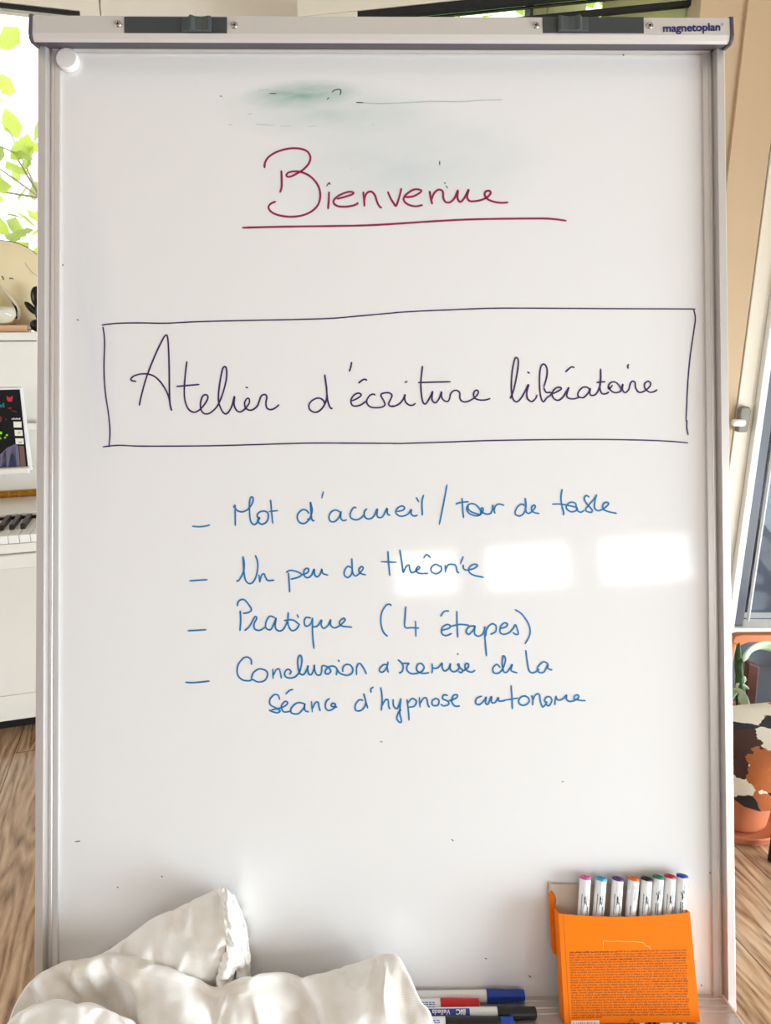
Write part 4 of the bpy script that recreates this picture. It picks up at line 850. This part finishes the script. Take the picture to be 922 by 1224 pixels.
def room_ray(px, py, b):                          # photo point on a plane of constant depth b in the room -> (a, z)
    d = cv((px - 461) / FPX, -(py - 612) / FPX, 1); t = b / d.dot(E2); q_ = Vector((0, 0, CAMZ)) + d * t
    return q_.dot(E1), q_.z
KW = 0.02355; aB = room_ray(35, 636, KF)[0]; nB = int((aB - PA0 - 0.04) / KW); a = aB - nB * KW; k = 0; wk = []
while a + KW < PA1 - 0.035: wk.append(a); a += KW
# keys: whites from the left end upward; only those the photo shows are separate, all share their meshes
wmesh = None; bmesh_ = None
oct_black = {0, 1, 3, 4, 5}
key_shift = (6 - (nB - 1)) % 7
for i, a in enumerate(wk):
    mbk = MB().box(0.0006, KW - 0.0006, KF + 0.002, KF + 0.150, 0.701, 0.720)
    if wmesh is None:
        o = mbk.build('white_key', M['key_white'], pn, mw=ROOM @ T(a, 0, 0), bevel=0.0012); wmesh = o
    else:
        o = wmesh.copy(); COL.objects.link(o); o.parent = pn; o.matrix_local = WORLD[pn].inverted() @ ROOM @ T(a, 0, 0)
    if (i + key_shift) % 7 in oct_black and i < len(wk) - 1:
        if bmesh_ is None:
            mbk = MB().prism([(KF + 0.052, 0.7202), (KF + 0.150, 0.7202), (KF + 0.150, 0.7325), (KF + 0.060, 0.7315), (KF + 0.055, 0.7290)], KW - 0.0055, KW + 0.0055, 'x')
            o = mbk.build('black_key', M['key_black'], pn, mw=ROOM @ T(a, 0, 0), bevel=0.001); bmesh_ = o
        else:
            o = bmesh_.copy(); COL.objects.link(o); o.parent = pn; o.matrix_local = WORLD[pn].inverted() @ ROOM @ T(a, 0, 0)

# ---- tablet on the music ledge, leaning on the upper panel
def room_ray(px, py, b):                          # photo point on a plane of constant depth b in the room -> (a, z)
    d = cv((px - 461) / FPX, -(py - 612) / FPX, 1); t = b / d.dot(E2); q_ = Vector((0, 0, CAMZ)) + d * t
    return q_.dot(E1), q_.z
tb_b = PB - 0.055
ra, _ = room_ray(33.5, 558, tb_b); ta, tz = room_ray(25, 465, tb_b + 0.045)
_, bz = room_ray(30, 560, tb_b)
TW = 0.26; ang = math.degrees(math.atan2(0.045, tz - bz)); TL = math.hypot(0.045, tz - bz); roll = 0.0
TBM = ROOM @ T(ra, tb_b, bz) @ RX(-ang)           # origin lower right corner, x to the left negative, z up along the screen
tab = empty('tablet', TBM, label='tablet with a dark game screen and white edge, standing on the piano', cat='tablet')
MB().prism([(0.010, -0.004), (0.004, TL + 0.004), (-TW, TL + 0.004), (-TW, -0.004)], 0.0, 0.008, 'y').build('body', M['white_frame'], tab, mw=TBM, bevel=0.002)
scr = MB().prism([(0.0, 0.0), (-0.003, TL - 0.001), (-TW + 0.008, TL - 0.001), (-TW + 0.008, 0.0)], -0.0006, -0.0001, 'y').build('screen', M['screen_black'], tab, mw=TBM)
def scr_q(px, py):
    m = TBM.inverted(); c = m @ Vector((0, 0, CAMZ)); d = m.to_3x3() @ cv((px - 461) / FPX, -(py - 612) / FPX, 1); t = (-0.0009 - c.y) / d.y
    return (c.x + d.x * t, -0.0009, c.z + d.z * t)
def spoly(name, m, polys):
    mb = MB()
    for pl_ in polys: mb.add([scr_q(*p) for p in pl_], [tuple(range(len(pl_)))])
    return mb.build(name, m, scr, mw=TBM)
def em(name, rgb, st=0.7):
    m = mat(name, rgb, 0.3); b = m.node_tree.nodes['Principled BSDF']; b.inputs['Emission Color'].default_value = (*lin(rgb), 1); b.inputs['Emission Strength'].default_value = st * 0.25; return m
def quad(x0_, y0_, x1_, y1_, sk=0.0): return [(x0_, y0_), (x1_, y0_), (x1_ + sk, y1_), (x0_ + sk, y1_)]
spoly('screen_tiles', em('lit_white_tile', (224, 220, 204)), [quad(16, 504, 25.5, 511, 0.5), quad(17.3, 514, 26.7, 521, 0.6), quad(18.3, 524, 28, 531, 0.6)])
spoly('screen_tile_mark', em('lit_grey_mark', (120, 116, 110), 0.3), [[(21.5, 516), (24, 515.5), (24.5, 518.5), (22, 519)], [(20, 527), (24, 528.5), (26.5, 526), (26, 529.5), (22, 529.5)]])
spoly('screen_heading', em('lit_white_letters', (200, 200, 205), 0.5), [quad(14 + i * 1.8, 500 - (0.6 if i % 2 else 0), 15.2 + i * 1.8, 501.6) for i in range(6)])
spoly('red_emblem', em('lit_red_shape', (190, 40, 62), 0.5), [[(8, 473), (10, 475), (13, 475), (15.3, 472.5), (15, 477), (14, 480), (9.5, 480), (8.2, 477)]])
spoly('teal_shape', em('lit_teal_shape', (40, 104, 116), 0.4), [[(0, 484), (2, 483), (2.5, 487), (0, 487)], [(3, 482), (5, 481.5), (5.5, 487), (3, 487)]])
spoly('dark_red_curve', em('lit_dark_red_shape', (110, 36, 34), 0.4), [[(9, 488), (13, 486), (14, 488), (11, 489.5)], [(14, 490), (20, 492), (20, 493), (14, 491)], [(0, 497), (2.5, 499), (2, 503), (0, 505)], [(6, 500), (8, 501), (7, 503)]])
spoly('green_dots', em('lit_green_dot', (130, 210, 50), 0.7), [quad(0, 516, 2.5, 519), quad(7, 519, 9.5, 521), quad(5, 522, 7, 524), quad(0, 523, 1.5, 525)])
spoly('screen_picture', em('lit_mauve_picture', (104, 98, 118), 0.4), [[(0, 543), (9, 535), (18, 531), (22, 533), (24, 558), (0, 558)]])
spoly('screen_picture_side', em('lit_brown_picture', (112, 84, 76), 0.4), [[(23, 533), (28.5, 533), (31, 558), (24.5, 558)]])
spoly('screen_picture_stripe', em('lit_dark_blue_picture', (56, 62, 92), 0.3), [[(14, 534), (18, 533), (20, 558), (10, 558)], [(4, 541), (7, 538), (8, 558), (2, 558)]])
# shelf lip that carries the tablet
lip_b = tb_b - 0.020
pa, pz = room_ray(35.5, 566, lip_b)
lp = MB().prism([(lip_b, pz), (lip_b, pz + 0.014), (lip_b + 0.004, pz + 0.016), (PB - 0.0305, pz + 0.016), (PB - 0.0305, pz + 0.006), (PB - 0.001, pz + 0.006), (PB - 0.001, pz)], pa - 0.45, pa, 'x').build('music_desk_lip', M['piano'], pn, mw=ROOM, bevel=0.002)

# ---- things on the piano lid
LZ = 1.169
db = PB + 0.10
ca, cz = room_ray(8, 336, db); rad = 0.5 * abs(room_ray(8, 281, db)[1] - room_ray(8, 391, db)[1]); cz = LZ + rad + 0.0005
DM = ROOM @ T(ca, db, cz) @ RX(-5)
dr = empty('frame_drum', DM, label='round pale frame drum with a dark rim, upright on the piano lid', cat='drum')
MB().lathe([(0.0, -0.003), (rad - 0.003, -0.003), (rad - 0.0015, -0.002)], 64, 'y').build('drum_skin', M['drumskin'], dr, mw=DM, smooth=True)
MB().lathe([(rad - 0.002, -0.0018), (rad, -0.0015), (rad, 0.045), (rad - 0.006, 0.045), (rad - 0.006, 0.0)], 64, 'y').build('drum_rim', M['drumrim'], dr, mw=DM)
def dq(px, py):
    m = DM.inverted(); c = m @ Vector((0, 0, CAMZ)); d = m.to_3x3() @ cv((px - 461) / FPX, -(py - 612) / FPX, 1); t = (-0.0036 - c.y) / d.y
    return Vector((c.x + d.x * t, -0.0036, c.z + d.z * t))
mb = MB()
for st, wd in (([(30, 314), (33, 319), (39, 326), (46, 331)], 0.0008), ([(2, 330), (4, 333), (3.5, 334.5)], 0.003), ([(11, 333), (13, 332.5), (16, 333.6)], 0.0028)):
    pts = catmull([dq(*p) for p in st], 4); n_ = len(pts); vs = []
    for i, p in enumerate(pts):
        d = (pts[min(i + 1, n_ - 1)] - pts[max(i - 1, 0)]).normalized(); q_ = Vector((-d.z, 0, d.x)) * wd * 0.5; vs += [p + q_, p - q_]
    mb.add(vs, [(2 * i, 2 * i + 1, 2 * i + 3, 2 * i + 2) for i in range(n_ - 1)])
mb.build('painted_marks', M['drumrim'], dr, mw=DM, fixn=False)
# drop-shaped glass on a wooden block
sb_ = PB + 0.035
wa1, wz = room_ray(32.5, 396, sb_ - 0.03)
block = tag(MB().box(wa1 - 0.12, wa1, sb_ - 0.03, sb_ + 0.03, LZ + 0.0003, LZ + 0.0175).build('wooden_block', M['beech'], mw=ROOM, bevel=0.001), 'pale wooden block on the piano lid, under the glass drop', 'wooden block')
ga, gz = room_ray(2, 370, sb_); GR = room_ray(24, 368, sb_)[0] - ga
GM = ROOM @ T(ga, sb_, LZ + 0.0178)
gl = empty('storm_glass', GM, label='clear glass drop half full of cloudy white crystals, on a wooden block', cat='glass ornament')
gp = [(0.0, 0.0), (0.6, 0.02), (0.85, 0.18), (0.98, 0.5), (1.0, 0.75), (0.94, 1.1), (0.80, 1.45), (0.55, 1.85), (0.36, 2.2), (0.2, 2.7), (0.08, 3.2), (0.0, 3.4)]
ln_ = lambda s_: [(r_ * GR * s_, h * GR) for r_, h in gp]
def lean(mb):                                       # the tip bends towards the left
    for v in mb.v: v.x -= max(0, v.z - GR * 1.4) ** 2 * 5
    return mb
lean(MB().lathe(ln_(1.0), 32, 'z')).build('glass_body', glass_mat('clear_glass', (0.94, 0.93, 0.88), 1.35), gl, mw=GM, smooth=True)
MB().lathe([(0.0, 0.02 * GR), (0.55 * GR, 0.05 * GR), (0.8 * GR, 0.22 * GR), (0.93 * GR, 0.5 * GR), (0.955 * GR, 0.75 * GR), (0.91 * GR, 1.0 * GR), (0.0, 1.08 * GR)], 32, 'z').build('crystals', M['crystal'], gl, mw=GM, smooth=True)
# small black figurine behind the frame edge: body, head and raised lobes
fb = PB + 0.03
fa, fz = room_ray(45, 386, fb)
FM = ROOM @ T(fa, fb, LZ + 0.0003)
fg = empty('figurine', FM, label='small glossy black figurine on the piano lid, right of the drum', cat='figurine')
k = (room_ray(45, 340, fb)[1] - LZ) / 52
def eg(mb, x, z, rx, rz, rot=0):
    m = T((x - 45) * k, 0, (392 - z) * k) @ RY(rot)
    pr = [(math.sin(t * math.pi / 12) * rx * k, -math.cos(t * math.pi / 12) * rz * k) for t in range(13)]
    return mb.add(*(lambda b: ([m @ v for v in b.v], b.f))(MB().lathe(pr, 20, 'z')))
eg(MB(), 44.5, 385, 8, 7).build('base', M['figure'], fg, mw=FM, smooth=True)
eg(MB(), 40, 366, 3.6, 9, -38).build('arm', M['figure'], fg, mw=FM, smooth=True)
mb = eg(MB(), 48, 354, 7, 12); eg(mb, 48, 370, 5, 12); mb.build('body', M['figure'], fg, mw=FM, smooth=True)
MB().lathe([(0.0015, 0), (0.0015, 0.012)], 10, 'x', (-0.026, 0, 0.006)).build('pin', M['steel'], fg, mw=FM)

# ================================================================ right side: pot, plant, stool, rail
pc = Vector((0.872, 1.487, 0))
pot = empty('plant_pot', T(*pc), label='terracotta plant pot on a saucer, on the floor behind the cowhide stool', cat='plant pot')
MB().lathe([(0.0, 0.0115), (0.064, 0.0115), (0.068, 0.018), (0.087, 0.225), (0.088, 0.228), (0.093, 0.229), (0.095, 0.232), (0.096, 0.270), (0.094, 0.274), (0.088, 0.274), (0.086, 0.270), (0.080, 0.20), (0.0, 0.19)], 56, 'z').build('pot', M['terracotta'], pot, mw=WORLD[pot], smooth=False)
MB().lathe([(0.0, 0.0), (0.085, 0.0), (0.098, 0.005), (0.105, 0.024), (0.102, 0.027), (0.099, 0.024), (0.090, 0.011), (0.0, 0.011)], 56, 'z').build('saucer', M['terracotta'], pot, mw=WORLD[pot], smooth=False)
MB().lathe([(0.0, 0.216), (0.05, 0.219), (0.079, 0.213), (0.079, 0.206), (0, 0.206)], 40, 'z').build('soil', M['soil'], pot, mw=WORLD[pot])
def at_y(px, py, y): d = cv((px - 461) / FPX, -(py - 612) / FPX, 1); return Vector((0, 0, CAMZ)) + d * (y / d.y)
pl = empty('striped_plant', T(pc.x, pc.y, 0.216), label='green plant with arching pale-striped strap leaves in the terracotta pot', cat='plant')
def leaf(pts, wd, m, par, name='leaf', fold=0.25):
    c = catmull([Vector(p) for p in pts], 6); n_ = len(c); rows = []
    for i, p in enumerate(c):
        t = i / (n_ - 1); w_ = wd * (math.sin(math.pi * (0.12 + 0.88 * t)) ** 0.7) * (1 if t < 0.96 else 0.3)
        d = (c[min(i + 1, n_ - 1)] - c[max(i - 1, 0)]).normalized(); s_ = d.cross(Vector((0.25, 1, 0.35)).normalized()).normalized()
        nn = s_.cross(d); rows.append([p - s_ * w_ + nn * w_ * fold, p - s_ * w_ * 0.5 + nn * w_ * fold * 0.3, p, p + s_ * w_ * 0.5 + nn * w_ * fold * 0.3, p + s_ * w_ + nn * w_ * fold])
    return MB().grid(rows).build(name, M[m], par, mw=Matrix(), smooth=True, fixn=False, solid=0.0008)
base = Vector((0.862, 1.49, 0.214))
leaf([base + Vector((0.02, 0, 0)), at_y(955, 845, 1.47), at_y(950, 800, 1.46), at_y(934, 779, 1.45), at_y(916, 773, 1.45), at_y(902, 776, 1.44), at_y(893, 784, 1.43), at_y(889, 791, 1.43)], 0.016, 'leaf_in', pl)
leaf([base + Vector((0.01, -0.01, 0)), at_y(884, 810, 1.50), at_y(883, 790, 1.49), at_y(883, 778, 1.48), at_y(884, 768, 1.48)], 0.008, 'leaf_dark', pl)
leaf([base + Vector((0.02, 0, 0)), at_y(886, 812, 1.5), at_y(884, 795, 1.48), at_y(890, 788, 1.46), at_y(897, 783, 1.45)], 0.007, 'leaf_dark', pl)
leaf([at_y(872, 838, 1.49), at_y(880, 826, 1.48), at_y(888, 834, 1.46), at_y(894, 850, 1.45), at_y(898, 864, 1.44)], 0.011, 'leaf_in', pl)
for pts in ([(881, 822), (887, 816), (893, 812)], [(880, 820), (886, 820), (896, 824)], [(883, 826), (888, 812), (889, 808)]):
    leaf([at_y(*p, 1.5) for p in pts], 0.008, 'leaf_in', pl, 'small_leaf')
mb = MB().tube([base, at_y(880, 830, 1.52), at_y(881, 800, 1.50)], [0.004, 0.003, 0.002], 8); mb.build('stem', M['leaf_dark'], pl, mw=Matrix(), smooth=True)
stk = MB(); s0 = at_y(899, 858, 1.503); s1 = at_y(899, 794, 1.503)
d_ = 0.010
stk.add([(s0.x - 0.012, 1.503, 0.205), (s0.x + 0.010, 1.503, 0.205), (s0.x + 0.010, 1.523, 0.205), (s0.x - 0.012, 1.523, 0.205),
         (s1.x - 0.008, 1.503, s1.z + 0.003), (s1.x + 0.019, 1.503, s1.z - 0.006), (s1.x + 0.019, 1.523, s1.z - 0.006), (s1.x - 0.008, 1.523, s1.z + 0.003)],
        [(0, 3, 2, 1), (4, 5, 6, 7), (0, 1, 5, 4), (1, 2, 6, 5), (2, 3, 7, 6), (3, 0, 4, 7)])
tag(stk.build('wooden_stake', M['dark_wood'], bevel=0.002), 'dark red-brown wooden stake stuck in the terracotta pot', 'stake')
# low wooden rail frame behind the plant, in front of the glass
ry = 1.66
r0 = at_y(879, 761, ry); zr = r0.z
rf = empty('wooden_rail_stand', T(1.2, ry, 0), label='low orange-brown wooden rail frame in front of the glass, behind the plant', cat='wooden frame')
MB().prism([(r0.x - 0.012, zr - 0.010), (r0.x - 0.006, zr + 0.006), (r0.x + 0.01, zr + 0.0095), (1.36, zr + 0.012), (1.36, zr - 0.012), (r0.x + 0.03, zr - 0.011), (r0.x + 0.008, zr - 0.022)], ry - 0.012, ry + 0.012, 'y').build('top_rail', M['rail_wood'], rf, mw=Matrix(), bevel=0.003)
MB().tube([(r0.x - 0.004, ry, zr - 0.012), (r0.x - 0.03, ry, 0.0)], 0.010, 12).build('leg', M['rail_wood'], rf, mw=Matrix())
MB().tube([(1.34, ry, zr - 0.008), (1.35, ry, 0.0)], 0.010, 12).build('leg', M['rail_wood'], rf, mw=Matrix())
# cowhide stool
sc_ = at_y(908, 920, 1.136)                               # its near left top corner
st = empty('cowhide_stool', T(sc_.x + 0.11, 1.26, 0), label='low stool covered in black, brown and white cowhide at the right edge', cat='stool')
RS = T(sc_.x, 1.136, 0) @ RZ(9)
STZ = sc_.z
W_ = 0.42; rows = []
rowz = [(0.105, -1), (0.05, 0), (0.012, 0), (0.0, 0.012), (0.0, 0.07), (0.0, 0.15)]
n_ = 40
def sq(t, inset):                                    # rounded-square outline
    x = math.cos(t); y = math.sin(t); p_ = 7
    r_ = (W_ / 2 - inset) / ((abs(x) ** p_ + abs(y) ** p_) ** (1 / p_)); return x * r_ + W_ / 2, y * r_ + W_ / 2
for dz, ins in ((-0.098, 0.006), (-0.06, 0.0), (-0.02, 0.0), (-0.005, 0.004), (0.0, 0.014), (0.006, 0.07), (0.008, 0.14), (0.008, 0.2095)):
    r_ = []
    for i in range(n_ + 1):
        t = 2 * math.pi * i / n_; x, y = sq(t, ins); y *= 0.52; zz = STZ + dz
        if dz < -0.05: zz += 0.02 * noise.noise(Vector((x * 9, y * 9, 2)))
        r_.append((x, y, zz))
    rows.append(r_)
MB().grid(rows).build('hide_cover', M['hide'], st, mw=RS, smooth=True, solid=0.003)
MB().box(0.03, W_ - 0.03, 0.03, W_ * 0.52 - 0.03, STZ - 0.07, STZ - 0.006).build('seat_pad', M['dark_wood'], st, mw=RS)
for x, y in ((0.225, 0.09), (W_ - 0.05, 0.09), (0.225, W_ * 0.52 - 0.04), (W_ - 0.05, W_ * 0.52 - 0.04)):
    MB().tube([(x, y, STZ - 0.071), (x, y, 0.0)], [0.016, 0.011], 14).build('leg', M['gasket'], st, mw=RS)

# ================================================================ outside
mb = MB(); x = 0.95
while x < 4.0:
    mb.box(x, x + 0.13, 2.58, 2.61, -0.15, 1.35); mb.box(x + 0.132, x + 0.168, 2.54, 2.61, -0.15, 1.35); x += 0.17
tag(mb.build('slat_fence', M['siding']), 'dark slate-grey vertical slat fence seen through the glass at the right', 'fence')
def tree(name, cen, spread, n, size, label, m='leaf_out', seed=1):
    rn = random.Random(seed); o = empty(name, T(cen[0], cen[1], -0.15), label=label, cat='tree')
    mb = MB()
    for _ in range(n):
        p = Vector(cen) + Vector((rn.gauss(0, spread[0]), rn.gauss(0, spread[1]), rn.gauss(0, spread[2])))
        l = size * rn.uniform(0.6, 1.3); d = Vector((rn.uniform(-1, 1), rn.uniform(-1, 1), rn.uniform(-1, 0.3))).normalized(); s_ = d.orthogonal().normalized()
        s_ = (Matrix.Rotation(rn.uniform(0, 6.28), 3, d) @ s_)
        nn = d.cross(s_); w_ = l * 0.32
        mb.add([p, p + d * l * 0.35 + s_ * w_ + nn * w_ * .2, p + d * l * 0.75 + s_ * w_ * 0.7, p + d * l, p + d * l * 0.75 - s_ * w_ * 0.7, p + d * l * 0.35 - s_ * w_ + nn * w_ * .2], [(0, 1, 2, 3), (0, 3, 4, 5)])
    f_ = mb.build('foliage', M[m], o, mw=Matrix(), fixn=False)
    mb = MB().tube([(cen[0] + 0.3, cen[1], -0.15), (cen[0] + 0.2, cen[1], cen[2] * 0.5), (cen[0], cen[1], cen[2])], [0.03, 0.02, 0.008], 10)
    for _ in range(8):
        e_ = Vector(cen) + Vector((rn.gauss(0, spread[0]), rn.gauss(0, spread[1]), rn.gauss(0, spread[2])))
        mb.tube([cen, (Vector(cen) + e_) / 2 + Vector((0, 0, 0.08)), e_], [0.006, 0.004, 0.002], 6)
    mb.build('trunk', M['bark'], o, mw=Matrix())
tc_ = at_y(30, 250, 3.6)
tree('leafy_tree', (tc_.x + 0.08, 3.6, tc_.z + 0.05), (0.35, 0.25, 0.26), 230, 0.12, 'sunlit yellow-green leafy tree outside the window at the left', seed=4)
tc_ = at_y(800, 14, 4.6)
tree('leafy_tree', (tc_.x, 4.6, tc_.z), (0.4, 0.25, 0.25), 400, 0.10, 'leafy tree outside above the top bar, near the right', seed=9)
